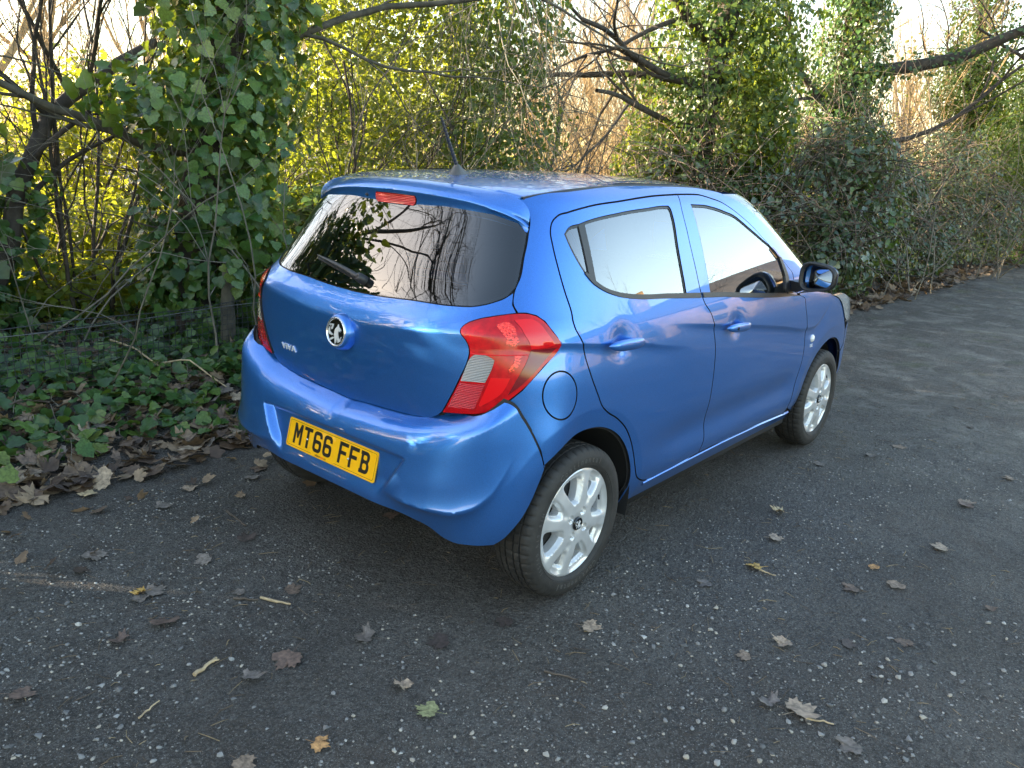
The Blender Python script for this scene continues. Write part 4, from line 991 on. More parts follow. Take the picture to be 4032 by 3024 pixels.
def ground_mat():
    m, nt, b = material('dark_gravel_track'); N = nt.nodes; L = nt.links
    tc = N.new('ShaderNodeTexCoord'); obv = tc.outputs['Object']
    def noise(sc, det=5, rough=.6, dist=0):
        n = N.new('ShaderNodeTexNoise'); n.inputs['Scale'].default_value = sc; n.inputs['Detail'].default_value = det; n.inputs['Roughness'].default_value = rough; n.inputs['Distortion'].default_value = dist; L.new(obv, n.inputs['Vector']); return n.outputs['Fac']
    def rng(src, a, b_, c, d):
        n = N.new('ShaderNodeMapRange'); n.inputs[1].default_value = a; n.inputs[2].default_value = b_; n.inputs[3].default_value = c; n.inputs[4].default_value = d; L.new(src, n.inputs[0]); return n.outputs[0]
    def math_(op, a, b_=None):
        n = N.new('ShaderNodeMath'); n.operation = op
        for i, v in enumerate((a, b_)):
            if v is None: continue
            if isinstance(v, (int, float)): n.inputs[i].default_value = v
            else: L.new(v, n.inputs[i])
        return n.outputs[0]
    def mix(f, a, b_):
        n = N.new('ShaderNodeMix'); n.data_type = 'RGBA'
        if isinstance(f, (int, float)): n.inputs['Factor'].default_value = f
        else: L.new(f, n.inputs['Factor'])
        for k, v in (('A', a), ('B', b_)):
            if isinstance(v, tuple): n.inputs[k].default_value = (*v, 1)
            else: L.new(v, n.inputs[k])
        return n.outputs['Result']
    sx = N.new('ShaderNodeSeparateXYZ'); L.new(obv, sx.inputs[0])
    big = noise(.9, 4, .6, .4); mid = noise(5, 6, .65); fine = noise(60, 6, .75); grit = noise(210, 3, .7)
    col = mix(rng(mid, .35, .7, 0, 1), (.036, .030, .0245), (.095, .084, .072))
    col = mix(rng(big, .42, .62, 0, .8), col, (.13, .118, .104))
    col = mix(rng(noise(38, 5, .8, .3), .44, .60, 0, .85), col, (.020, .0165, .0135))
    col = mix(rng(noise(115, 4, .8), .50, .66, 0, .9), col, (.17, .160, .145))
    col = mix(rng(noise(150, 3, .8, .2), .52, .64, 0, .85), col, (.014, .012, .010))
    col = mix(rng(noise(2.3, 5, .75, .8), .52, .68, 0, .55), col, (.052, .037, .027))
    far = math_('MULTIPLY', rng(noise(2.6, 6, .75, .6), .50, .60, 0, .75), rng(sx.outputs['X'], 2.0, 4.5, 0, 1))
    col = mix(far, col, (.175, .162, .142))
    col = mix(math_('MULTIPLY', rng(noise(7, 6, .8, .3), .52, .62, 0, .7), rng(sx.outputs['X'], 1.5, 4, .15, 1)), col, (.020, .018, .016))
    # damp leaf-mould under the hedge and mossy film on the far track
    moss = math_('MULTIPLY', rng(noise(1.7, 5, .7, .5), .56, .66, 0, 1), rng(sx.outputs['X'], 2.5, 5.0, 0, .6))
    col = mix(moss, col, (.050, .062, .020))
    for sc, th, amt in ((95, .15, .65), (170, .20, .75), (330, .24, .8), (560, .26, .7)):
        v = N.new('ShaderNodeTexVoronoi'); v.inputs['Scale'].default_value = sc; v.inputs['Randomness'].default_value = 1; L.new(obv, v.inputs['Vector'])
        pick = N.new('ShaderNodeSeparateColor'); L.new(v.outputs['Color'], pick.inputs[0])
        dens = rng(noise(1.6 + sc*.004, 4, .6, .3), .40, .66, .985, .58)
        sel = math_('GREATER_THAN', pick.outputs[0], dens); disc = math_('LESS_THAN', v.outputs['Distance'], math_('MULTIPLY', pick.outputs[1], th*2.2))
        f = math_('MULTIPLY', math_('MULTIPLY', sel, disc), amt)
        stone = mix(pick.outputs[2], (.075, .071, .065), (.31, .30, .28)); col = mix(f, col, stone)
    L.new(col, b.inputs['Base Color'])
    wet = math_('MULTIPLY', rng(noise(1.1, 4, .6, .4), .48, .62, 0, 1), rng(sx.outputs['X'], .5, 2.5, .1, 1))
    L.new(math_('SUBTRACT', rng(mid, .3, .7, .58, .86), math_('MULTIPLY', wet, .22)), b.inputs['Roughness']); b.inputs['Specular IOR Level'].default_value = .5
    h = math_('ADD', math_('ADD', math_('MULTIPLY', fine, .9), math_('MULTIPLY', grit, .45)), math_('MULTIPLY', noise(24, 4, .7, .3), 1.5))
    vv = N.new('ShaderNodeTexVoronoi'); vv.inputs['Scale'].default_value = 85; L.new(obv, vv.inputs['Vector']); h = math_('SUBTRACT', h, math_('MULTIPLY', vv.outputs['Distance'], .6))
    bm = N.new('ShaderNodeBump'); bm.inputs['Strength'].default_value = .9; bm.inputs['Distance'].default_value = .016; L.new(h, bm.inputs['Height']); L.new(bm.outputs[0], b.inputs['Normal'])
    return m
g = MB().grid(np.stack([GX, GY, GZ], -1)).obj('ground', ground_mat()); tag(g, 'dark gritty gravel track with a raised bank along the hedge', kind='structure')
# ---- leaf shapes (local: base at the origin, tip along +y, face up +z)
def leaf_shape(kind, curl=.0, seed=0):
    r = np.random.RandomState(seed)
    if kind == 'ivy':
        o = np.array([(0, 0), (.16, -.10), (.44, -.04), (.60, .18), (.47, .36), (.47, .58), (.27, .72), (0, 1.02), (-.27, .72), (-.47, .58), (-.47, .36), (-.60, .18), (-.44, -.04), (-.16, -.10)])
        c = np.array([(0, .36)]); V2 = np.vstack([o, c]); n = len(o); F = [[i, (i+1) % n, n] for i in range(n)]
    elif kind == 'heart':
        o = np.array([(0, 0), (.26, -.06), (.46, .16), (.40, .46), (.20, .76), (0, 1.0), (-.20, .76), (-.40, .46), (-.46, .16), (-.26, -.06)])
        V2 = np.vstack([o, [(0, .40)]]); n = len(o); F = [[i, (i+1) % n, n] for i in range(n)]
    elif kind == 'oval':
        V2 = np.array([(0, 0), (.30, .35), (.24, .75), (0, 1.0), (-.24, .75), (-.30, .35)]); F = [[0, 1, 2], [0, 2, 3], [0, 3, 4], [0, 4, 5]]
    elif kind == 'maple':
        a = [(0, 0), (.10, .02), (.34, -.10), (.40, .04), (.66, .12), (.50, .24), (.86, .46), (.62, .50), (.66, .72), (.42, .62), (.34, .70), (.26, .60), (.22, .92), (.10, .86), (0, 1.12)]
        o = np.array(a + [(-x, y) for x, y in a[-2:0:-1]]); o[:, 0] *= 1 - .25*r.rand(); o = o*(1 + .10*r.randn(len(o), 1)*(np.arange(len(o)) > 0)[:, None]); o = .5*o + .25*(np.roll(o, 1, 0) + np.roll(o, -1, 0)) if seed == 6 else .84*o + .08*(np.roll(o, 1, 0) + np.roll(o, -1, 0)); V2 = np.vstack([o, [(0, .36)]]); n = len(o); F = [[i, (i+1) % n, n] for i in range(n)]
    x, y = V2[:, 0], V2[:, 1]; cu = curl
    if kind == 'maple':
        ph = r.rand(3)*6.28; z = cu*(.55*(x**2)*(1 + .5*math.sin(ph[0])) + .35*(y - .4)**2 + .16*np.sin(5*x + ph[1])*np.cos(4*y + ph[2])) + .05*r.rand(len(V2))*cu
    else: z = -.22*np.abs(x)*-1*.6 - .25*np.maximum(y - .5, 0)**2 + cu*.1*np.sin(7*x)
    return np.stack([x, y, z], 1), np.array(F)
def leaves(P, N_, T, size, shape):
    """many leaves at P, facing N_, tips towards T"""
    V0, F0 = shape; n = len(P); size = np.broadcast_to(np.asarray(size, float), (n,))
    N_ = N_/np.maximum(np.linalg.norm(N_, axis=1, keepdims=True), 1e-9); T = T - N_*(T*N_).sum(1, keepdims=True); T = T/np.maximum(np.linalg.norm(T, axis=1, keepdims=True), 1e-9); X = np.cross(T, N_)
    V = P[:, None] + size[:, None, None]*(V0[None, :, :1]*X[:, None] + V0[None, :, 1:2]*T[:, None] + V0[None, :, 2:3]*N_[:, None])
    F = F0[None] + (np.arange(n)*len(V0))[:, None, None]
    return V.reshape(-1, 3), F.reshape(-1, F0.shape[1])
def mixed(P, N_, T, size, shapes):
    """leaves() over several leaf shapes, shared out at random"""
    if not isinstance(shapes, list): return [leaves(P, N_, T, size, shapes)]
    c = RNG.randint(len(shapes), size=len(P)); size = np.broadcast_to(np.asarray(size, float), (len(P),)); return [leaves(P[c == k], N_[c == k], T[c == k], size[c == k], sh) for k, sh in enumerate(shapes) if (c == k).any()]
def leaf_mat(name, ramp, rough=.42, trans=.3, tcol=(.30, .38, .02), veins=True, spec=.5, island=True):
    """leaf colour varies from leaf to leaf; light passes through"""
    m, nt, b = material(name); N = nt.nodes; L = nt.links
    cr = N.new('ShaderNodeValToRGB'); e = cr.color_ramp.elements
    while len(e) < len(ramp): e.new(.5)
    for k, c in enumerate(ramp): e[k].position = k/(len(ramp) - 1); e[k].color = (*c, 1)
    if island: g_ = N.new('ShaderNodeNewGeometry'); L.new(g_.outputs['Random Per Island'], cr.inputs[0])
    else: g_ = N.new('ShaderNodeObjectInfo'); L.new(g_.outputs['Random'], cr.inputs[0])
    tc = N.new('ShaderNodeTexCoord'); n = N.new('ShaderNodeTexNoise'); n.inputs['Scale'].default_value = 40 if island else 7; n.inputs['Detail'].default_value = 5; L.new(tc.outputs['Object'], n.inputs['Vector'])
    mr = N.new('ShaderNodeMapRange'); mr.inputs[1].default_value = .3; mr.inputs[2].default_value = .7; mr.inputs[3].default_value = .72 if island else .5; mr.inputs[4].default_value = 1.3 if island else 1.5; L.new(n.outputs['Fac'], mr.inputs[0])
    sc = N.new('ShaderNodeVectorMath'); sc.operation = 'SCALE'; L.new(cr.outputs[0], sc.inputs[0]); L.new(mr.outputs[0], sc.inputs['Scale'])
    L.new(sc.outputs[0], b.inputs['Base Color']); b.inputs['Roughness'].default_value = rough; b.inputs['Specular IOR Level'].default_value = spec
    if trans:
        t = N.new('ShaderNodeBsdfTranslucent'); mx2 = N.new('ShaderNodeMix'); mx2.data_type = 'RGBA'; mx2.inputs['Factor'].default_value = .65; L.new(sc.outputs[0], mx2.inputs['A']); mx2.inputs['B'].default_value = (*tcol, 1); L.new(mx2.outputs['Result'], t.inputs[0])
        mx = N.new('ShaderNodeMixShader'); mx.inputs[0].default_value = trans; L.new(b.outputs[0], mx.inputs[1]); L.new(t.outputs[0], mx.inputs[2]); L.new(mx.outputs[0], N['Material Output'].inputs[0])
    return m
# ------------------------------------------------------------------ vegetation
def warp(sh, sx, bend, twist):
    V, F = sh; V = V.copy(); V[:, 0] *= sx; V[:, 2] += bend*(V[:, 1] - .4)**2 + twist*V[:, 0]*V[:, 1] + .25*abs(twist)*V[:, 0]**2; return V, F
_iv, _he, _ov = leaf_shape('ivy'), leaf_shape('heart'), leaf_shape('oval')
IVY1 = _iv
IVY = [_iv, warp(_iv, .85, -.45, .25), warp(_iv, 1.12, .25, -.35), warp(_he, 1.0, -.35, .3)]; HEART = [_he, warp(_he, .8, -.5, .3), warp(_iv, .9, .2, -.3), warp(_ov, 1.0, -.3, .2)]; OVAL = [_ov, warp(_ov, 1.3, -.5, .3), warp(_he, .8, .3, -.3)]
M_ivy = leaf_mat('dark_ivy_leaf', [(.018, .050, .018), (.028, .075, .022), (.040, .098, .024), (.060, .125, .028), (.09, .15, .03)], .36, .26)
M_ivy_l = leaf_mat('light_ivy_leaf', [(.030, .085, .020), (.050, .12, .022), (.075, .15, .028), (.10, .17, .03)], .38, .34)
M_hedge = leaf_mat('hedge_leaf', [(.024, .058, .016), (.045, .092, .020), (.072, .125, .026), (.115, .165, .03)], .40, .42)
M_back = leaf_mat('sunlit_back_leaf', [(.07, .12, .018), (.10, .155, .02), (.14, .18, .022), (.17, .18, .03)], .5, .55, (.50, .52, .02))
M_hedge2 = leaf_mat('sun_brightened_hedge_leaf', [(.035, .078, .018), (.060, .112, .022), (.092, .142, .026), (.14, .17, .03)], .42, .52, (.42, .46, .02))  # lighter, yellower copy of the hedge leaf: sun glow painted into the colour
M_grey = leaf_mat('grey_green_glossy_leaf', [(.030, .060, .032), (.045, .085, .042), (.075, .115, .052), (.12, .15, .06)], .30, .25, spec=.8)  # greyer green, glossier leaf for the mounds along the track
M_bark = simple('dark_bark', (.045, .036, .028), .85, noise=.5, nscale=14, bump=.8, bscale=60)
M_bark_g = simple('grey_green_bark', (.075, .068, .050), .85, noise=.45, nscale=14, bump=.7, bscale=60)
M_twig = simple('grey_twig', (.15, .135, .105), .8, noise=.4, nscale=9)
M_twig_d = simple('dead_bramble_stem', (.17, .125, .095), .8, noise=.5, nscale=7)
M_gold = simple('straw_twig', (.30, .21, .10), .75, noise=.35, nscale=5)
def rnd(n, s=1.0): return RNG.randn(n, 3)*s
def spot(px, D, z=None):
    """a place on the ground seen at picture column px, D metres ahead"""
    a = (px*4032/2212 - 2016)/3151; p = CAM + D*(np.array([math.cos(YAW), math.sin(YAW), 0])*1.0 + a*_r)
    return np.array([p[0], p[1], float(ground_z(p[0], p[1], False)) if z is None else z])
class Wood:
    """trunks, limbs and twigs as tapered tubes"""
    def __init__(s): s.m = MB()
    def limb(s, p, d, L_, r0, r1, k=6, wob=.12, n=9, droop=0., tag_=None):
        d = np.array(d, float); d /= np.linalg.norm(d); P = [np.array(p, float)]; st = L_/n
        for i in range(n):
            d = d + RNG.randn(3)*wob + np.array([0, 0, -droop]); d /= np.linalg.norm(d); P.append(P[-1] + d*st)
        P = np.array(P); s.m.tube(P, np.linspace(r0, r1, n + 1), k, False); return P
    def tree(s, p, d, L_, r0, depth, spread=.8, kids=(3, 5), k=6, wob=.13, up=.1, droop=0., shrink=.62):
        P = s.limb(p, d, L_, r0, r0*.45, k, wob, 8 if depth else 6, droop); ends = [P]
        if depth:
            for _ in range(RNG.randint(kids[0], kids[1] + 1)):
                i = RNG.randint(2, len(P)); base_d = P[i] - P[i-1]; base_d = base_d/np.linalg.norm(base_d)
                nd = base_d + RNG.randn(3)*spread + np.array([0, 0, up]); ends += s.tree(P[i], nd, L_*shrink*(.7 + .6*RNG.rand()), r0*.5*(1 - .35*i/len(P)) , depth - 1, spread, kids, max(3, k - 1), wob, up, droop, shrink)
        return ends
    def obj(s, name, mat, parent=None): return s.m.obj(name, mat, parent)
def cloud(blobs, n, thick=.25):
    """points through lumpy ellipsoids, denser towards their skins: returns points and outward directions"""
    w = np.array([b[1][0]*b[1][1] + b[1][1]*b[1][2] + b[1][0]*b[1][2] for b in blobs]); w = w/w.sum(); c = RNG.choice(len(blobs), n, p=w)
    C_ = np.array([b[0] for b in blobs], float)[c]; R_ = np.array([b[1] for b in blobs], float)[c]
    d = rnd(n); d /= np.linalg.norm(d, axis=1, keepdims=True); r = 1 - np.abs(RNG.randn(n, 1))*thick; r = np.clip(r, .1, 1.05)
    lump = 1 + .22*np.sin(d[:, :1]*5 + C_[:, :1]*9)*np.sin(d[:, 1:2]*6 + C_[:, 1:2]*7)*np.sin(d[:, 2:]*5 + 1)
    return C_ + d*R_*r*lump, d/R_/np.linalg.norm(d/R_, axis=1, keepdims=True)
def foliage(name, blobs, n, size, shape, mat, parent=None, thick=.25, up=.35, rnd_=.55, hang=.7, kind='stuff'):
    P, d = cloud(blobs, n, thick); ok = P[:, 2] > ground_z(P[:, 0], P[:, 1], False); P = P[ok]; d = d[ok]; n = len(P)
    sz = size*(.45 + 1.0*RNG.rand(n)**1.3); mb = MB()
    for V, F in mixed(P, d + rnd(n, rnd_) + [0, 0, up], rnd(n, .6) + [0, 0, -hang], sz, shape): mb.add(V, F)
    o = mb.obj(name, mat, parent, smooth=False)
    if kind: o['kind'] = kind
    return o
def stem_ivy(P, r, n, size, shape, mat, name, parent, kind='stuff', spread=.5):
    """leaves clinging round a stem path P (k,3) to radius r (k,)"""
    r = np.broadcast_to(np.asarray(r, float), (len(P),)); t = RNG.rand(n)*(len(P) - 1); i = t.astype(int); i = np.minimum(i, len(P) - 2); f = (t - i)[:, None]
    C_ = P[i]*(1 - f) + P[i+1]*f; rr = (r[i]*(1 - f[:, 0]) + r[i+1]*f[:, 0]); ax = P[i+1] - P[i]; ax /= np.linalg.norm(ax, axis=1, keepdims=True)
    d = rnd(n); d -= ax*(d*ax).sum(1, keepdims=True); d /= np.linalg.norm(d, axis=1, keepdims=True)
    lump = .75 + .5*vnoise(t*1.7, np.arctan2(d[:, 1], d[:, 0])*1.3 + 9, 3)
    Q = C_ + d*(rr*lump*(1 - np.abs(RNG.randn(n))*.22))[:, None]
    mb = MB()
    for V, F in mixed(Q, d + rnd(n, spread) + [0, 0, .35], rnd(n, .5) + [0, 0, -.8], size*(.45 + 1.0*RNG.rand(n)**1.3), shape): mb.add(V, F)
    o = mb.obj(name, mat, parent, smooth=False)
    if kind: o['kind'] = kind
    return o
def path(*pts, n=14, wob=.03):
    P = np.array(pts, float); s = np.concatenate([[0], np.cumsum(np.linalg.norm(np.diff(P, axis=0), axis=1))]); q = np.linspace(0, s[-1], n)
    return np.stack([np.interp(q, s, P[:, k]) for k in range(3)], 1) + RNG.randn(n, 3)*wob*np.r_[0, np.ones(n-1)][:, None]
LEAF_ME = {}
def leaf_parts(parent, P, N_, T, size, shape, mat, key, group=None):
    """single leaves as parts, sharing a few meshes"""
    ks = [k for k in LEAF_ME if k[0] == key]
    if not ks:
        for v in range(4):
            V0, F0 = shape; V = V0.copy(); V[:, 2] += .06*np.sin(V[:, 0]*6 + v*1.7)*np.cos(V[:, 1]*5 + v) - .12*(v % 2)*V[:, 0]**2
            me = raw_mesh('leaf', V, F0); me.materials.append(mat); LEAF_ME[(key, v)] = me
    loc0 = np.array(parent.location) if parent is not None else np.zeros(3)
    for i in range(len(P)):
        n_ = N_[i]/np.linalg.norm(N_[i]); t = T[i] - n_*(T[i] @ n_); t /= np.linalg.norm(t); x = np.cross(t, n_); s = size[i]
        o = bpy.data.objects.new('leaf', LEAF_ME[(key, RNG.randint(4))]); COL.objects.link(o); o.parent = parent; p = P[i] - loc0
        o.matrix_local = Matrix(((x[0]*s, t[0]*s, n_[0]*s, p[0]), (x[1]*s, t[1]*s, n_[1]*s, p[1]), (x[2]*s, t[2]*s, n_[2]*s, p[2]), (0, 0, 0, 1)))
M_ivy_p = leaf_mat('ivy_leaf_single', [(.020, .060, .018), (.035, .090, .022), (.055, .125, .026), (.085, .155, .032), (.13, .17, .035)], .34, .28, island=False)
# ---- the near ivy-clad tree on the left
A = spot(388, 5.5)
tA = empty('ivy_clad_tree', A, 'ivy-smothered tree with large drooping leaves beside the mesh fence', 'tree')
def part(o, root):
    o.parent = root; o.location = -np.array(root.location); return o
w = Wood(); pA = w.limb(A - [0, 0, .1], (.02, .05, 1), 6.5, .15, .08, 10, .05, 14)
part(w.obj('trunk', M_bark), tA)
w = Wood(); limbs = []
for h, d, L_, r in ((1.62, (-1, .35, .10), 1.5, .040), (1.75, (1, -.25, .32), 2.6, .032), (2.3, (-.7, -.3, .7), 1.9, .028), (2.6, (.6, .5, .8), 2.2, .03), (3.4, (-.3, -.6, .8), 2.0, .04), (4.2, (.4, -.5, .9), 2.2, .04), (4.8, (-.7, .3, .9), 2.0, .035)):
    i = np.argmin(np.abs(pA[:, 2] - h)); limbs += w.tree(pA[i], d, L_, r, 2, .55, (3, 4), 6, .14, .15)
part(w.obj('limbs', M_bark_g), tA)
up = pA[pA[:, 2] < 5.2]
part(stem_ivy(up, np.interp(up[:, 2], [0, .5, 1.1, 1.6, 2.6, 5], [.40, .32, .40, .50, .54, .45]), 5200, .066, IVY, M_ivy, 'ivy', None), tA)
part(foliage('ivy_sprays', [(A + [-.35, -.30, 1.55], (.42, .35, .25)), (A + [.15, -.38, 1.70], (.45, .3, .22)), (A + [.45, -.2, 2.25], (.45, .35, .35)), (A + [-.2, -.3, 2.4], (.5, .4, .35)), (A + [.40, -.1, 1.35], (.30, .3, .4)), (A + [.30, -.25, .75], (.32, .3, .40)), (A + [.65, -.3, .35], (.45, .3, .32))], 2100, .068, IVY, M_ivy_l, None, .3), tA)
n = 300; P, d = cloud([(A + [-.15, -.55, 1.62], (.50, .12, .22)), (A + [.1, -.60, 1.2], (.45, .12, .5)), (A + [.2, -.58, .7], (.42, .12, .4)), (A + [0, -.62, 2.2], (.6, .15, .4))], n, .3)
leaf_parts(tA, P, d*.5 + rnd(n, .35) + [-.25, -.75, .45], rnd(n, .45) + [0, -.1, -.9], .050 + .040*RNG.rand(n), IVY1, M_ivy_p, 'ivyA')
# ---- bare, many-stemmed thorn and leaning trunk to its left
B = spot(170, 5.6)
tB = empty('bare_shrub', B, 'leafless many-stemmed shrub with dark thin stems behind the mesh fence', 'shrub')
w = Wood()
for k in range(7):
    a = RNG.rand()*6.28; w.tree(B + [.10*math.cos(a), .10*math.sin(a), -.05], (.28*math.cos(a), .28*math.sin(a), 1), 2.6 + RNG.rand(), .012 + .008*RNG.rand(), 3, .45, (3, 5), 5, .09, .22)
part(w.obj('stems', M_bark), tB)
Lp = spot(45, 5.2)
tL = empty('leaning_trunk', Lp, 'thick dark trunk leaning over at the edge of the picture, hung with ivy', 'tree')
w = Wood(); pl_ = path(Lp + [-.35, .1, -.1], Lp + [.05, .2, .9], Lp + [.25, .3, 1.35], Lp + [.55, .35, 1.62], Lp + [1.2, .6, 2.0], n=16, wob=.015); w.m.tube(pl_, np.linspace(.068, .035, 16), 9, False)
for k in range(7): w.tree(pl_[5 + k], (RNG.randn()*.6, -.3 + RNG.randn()*.4, .9), 1.3, .020, 2, .6, (3, 4), 5, .12, .1)
part(w.obj('trunk', M_bark), tL)
part(stem_ivy(pl_[:8], .22, 420, .075, IVY, M_ivy, 'ivy', None), tL)
# hedge bottom between fence and trees on the far left
def shrub(name, label, cat, at, blobs, n, size, shape, mat, stems=6, sh=1.6, group=None, twigs=None, thick=.25, stem_mat=None, up=.35):
    t = empty(name, at, label, cat, group); w = Wood()
    for k in range(stems):
        a = RNG.rand()*6.28; w.tree(at + [.15*math.cos(a), .15*math.sin(a), -.05], (.45*math.cos(a), .45*math.sin(a), 1), sh*(.7 + .5*RNG.rand()), .022, 2, .5, (3, 4), 4, .12, .15)
    part(w.obj('stems', stem_mat or M_bark), t)
    part(foliage('foliage', [(at + np.array(c), r) for c, r in blobs], n, size, shape, mat, None, thick, up), t)
    if twigs:
        w = Wood()
        for k in range(twigs[0]):
            c, r = blobs[RNG.randint(len(blobs))]; d = rnd(1)[0]; d /= np.linalg.norm(d); p = at + np.array(c) + d*np.array(r)*(.5 + .5*RNG.rand())
            w.limb(p, d + rnd(1, .7)[0] + [0, 0, twigs[1]], .35 + .9*RNG.rand()*twigs[2], .0055, .0015, 3, .20, 7, twigs[3])
        part(w.obj('twigs', twigs[4]), t)
    return t
# backlit bushes seen through the gap on the left
for px, D, nm, bl, n in ((150, 8.6, 'sunlit yellow-green bush seen through the bare stems behind the fence', [((0, 0, .8), (1.1, .7, .9)), ((.4, .3, 1.5), (1.0, .7, .6)), ((-.7, .2, .6), (.8, .6, .7))], 3400),
                         (285, 9.6, 'sunlit yellow-green bush between the bare shrub and the ivy-smothered tree', [((0, 0, .9), (1.2, .9, 1.0)), ((.2, .3, 1.5), (1.0, .7, .6))], 3200),
                         (20, 8.4, 'sunlit bush behind the leaning trunk at the picture edge', [((0, 0, .6), (1.0, .9, .7)), ((-.4, .5, 1.1), (.8, .6, .5))], 1700)):
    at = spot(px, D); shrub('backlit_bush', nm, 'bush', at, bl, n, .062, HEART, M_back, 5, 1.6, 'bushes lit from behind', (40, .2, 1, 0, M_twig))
for px, D, nm, bl in ((60, 5.7, 'low leaves hard against the back of the netting at the left', [((0, 0, .15), (.7, .35, .3))]), (215, 5.9, 'low leaves hard against the back of the netting under the bare stems', [((0, 0, .15), (.7, .35, .3))]), (90, 6.9, 'low sunlit leaves directly behind the mesh fence at the left', [((0, 0, .25), (.9, .5, .4)), ((.7, .3, .3), (.8, .5, .45))]), (300, 7.3, 'low sunlit leaves behind the mesh fence near the ivy tree', [((0, 0, .3), (.8, .5, .5)), ((-.5, .4, .35), (.8, .5, .5))]), (-40, 7.2, 'low sunlit leaves behind the fence at the picture edge', [((0, 0, .3), (.9, .6, .5))])):
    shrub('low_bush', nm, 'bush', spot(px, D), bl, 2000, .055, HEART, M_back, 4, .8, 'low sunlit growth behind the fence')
# ---- middle hedge of ivy and shrubs behind the car
MID = ((610, 6.9, 'dark ivy bush filling the gap beside the ivy-smothered tree, over the car tail', [((0, 0, .5), (.8, .6, .7)), ((.1, .3, 1.3), (.8, .6, .6)), ((-.1, .5, 2.1), (.7, .6, .6))], 5200, M_hedge2, .052),
       (745, 7.9, 'yellow-green hedge bush above the left end of the car roof', [((0, 0, .8), (1.0, .8, 1.0)), ((.1, .2, 1.9), (1.0, .8, .7)), ((-.2, .1, 2.7), (.9, .7, .6))], 7200, M_hedge2, .050),
       (905, 8.3, 'hedge bush directly behind the roof aerial, part lit from behind', [((0, 0, .8), (1.0, .8, 1.0)), ((.1, .2, 1.9), (1.0, .8, .8)), ((.1, 0, 2.8), (1.0, .7, .7))], 7600, M_hedge2, .050),
       (1050, 7.8, 'shaded grey-green bush veiled in hanging dead twigs right of the aerial', [((0, 0, .7), (.7, .7, .9)), ((.05, .1, 1.6), (.72, .65, .8)), ((.1, .1, 2.5), (.7, .6, .7))], 5600, M_hedge, .050))
for k, (px, D, lb, bl, n, mt, sz) in enumerate(MID):
    n = int(n*1.25)
    tw = (260, -.6, 1.3, .16, M_twig) if k == 3 else (40, .1, 1.0, .02, M_twig)
    shrub('hedge_bush', lb, 'bush', spot(px, D), bl, n, sz, HEART if k % 2 else OVAL, mt, 3, 2.0, 'hedge bushes behind the car', tw)
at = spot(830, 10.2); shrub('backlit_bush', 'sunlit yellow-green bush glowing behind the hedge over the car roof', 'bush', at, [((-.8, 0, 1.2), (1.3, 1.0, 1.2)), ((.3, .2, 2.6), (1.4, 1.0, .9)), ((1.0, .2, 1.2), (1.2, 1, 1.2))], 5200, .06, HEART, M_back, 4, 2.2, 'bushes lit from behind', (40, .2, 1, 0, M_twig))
# ---- the golden thicket seen through the gap
def thicket(name, label, at, L_, n, mat, spread, h, group=None):
    t = empty(name, at, label, 'thicket', group); w = Wood()
    for k in range(n):
        p = at + np.array([RNG.randn()*spread, RNG.randn()*spread, -.05]); p[2] = ground_z(p[0], p[1], False) - .05
        w.tree(p, (RNG.randn()*.30, RNG.randn()*.30, 1), h*(.6 + .6*RNG.rand()), .016 + .012*RNG.rand(), 3, .42, (3, 5), 4, .08, .25, 0, .58)
    part(w.obj('stems', mat), t); return t
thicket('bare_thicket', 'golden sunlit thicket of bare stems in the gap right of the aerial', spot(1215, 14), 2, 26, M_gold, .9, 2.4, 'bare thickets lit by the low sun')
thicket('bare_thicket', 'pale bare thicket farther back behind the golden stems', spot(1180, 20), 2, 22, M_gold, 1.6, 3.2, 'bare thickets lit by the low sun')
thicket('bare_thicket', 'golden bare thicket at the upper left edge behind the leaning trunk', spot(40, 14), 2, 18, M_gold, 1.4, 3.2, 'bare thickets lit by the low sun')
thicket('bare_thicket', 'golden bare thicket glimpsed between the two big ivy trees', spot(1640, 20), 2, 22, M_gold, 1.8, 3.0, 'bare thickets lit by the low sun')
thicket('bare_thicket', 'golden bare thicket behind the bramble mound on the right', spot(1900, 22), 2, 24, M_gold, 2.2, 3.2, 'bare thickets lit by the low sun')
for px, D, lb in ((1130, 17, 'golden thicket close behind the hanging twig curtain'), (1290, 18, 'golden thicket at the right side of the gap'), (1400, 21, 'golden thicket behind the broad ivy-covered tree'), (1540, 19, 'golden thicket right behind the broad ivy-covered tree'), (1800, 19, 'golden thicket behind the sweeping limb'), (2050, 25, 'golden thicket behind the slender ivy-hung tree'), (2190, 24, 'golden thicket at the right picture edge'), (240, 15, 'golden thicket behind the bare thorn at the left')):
    thicket('bare_thicket', lb, spot(px, D), 2, 24, M_gold, 1.3, 3.8, 'bare thickets lit by the low sun')
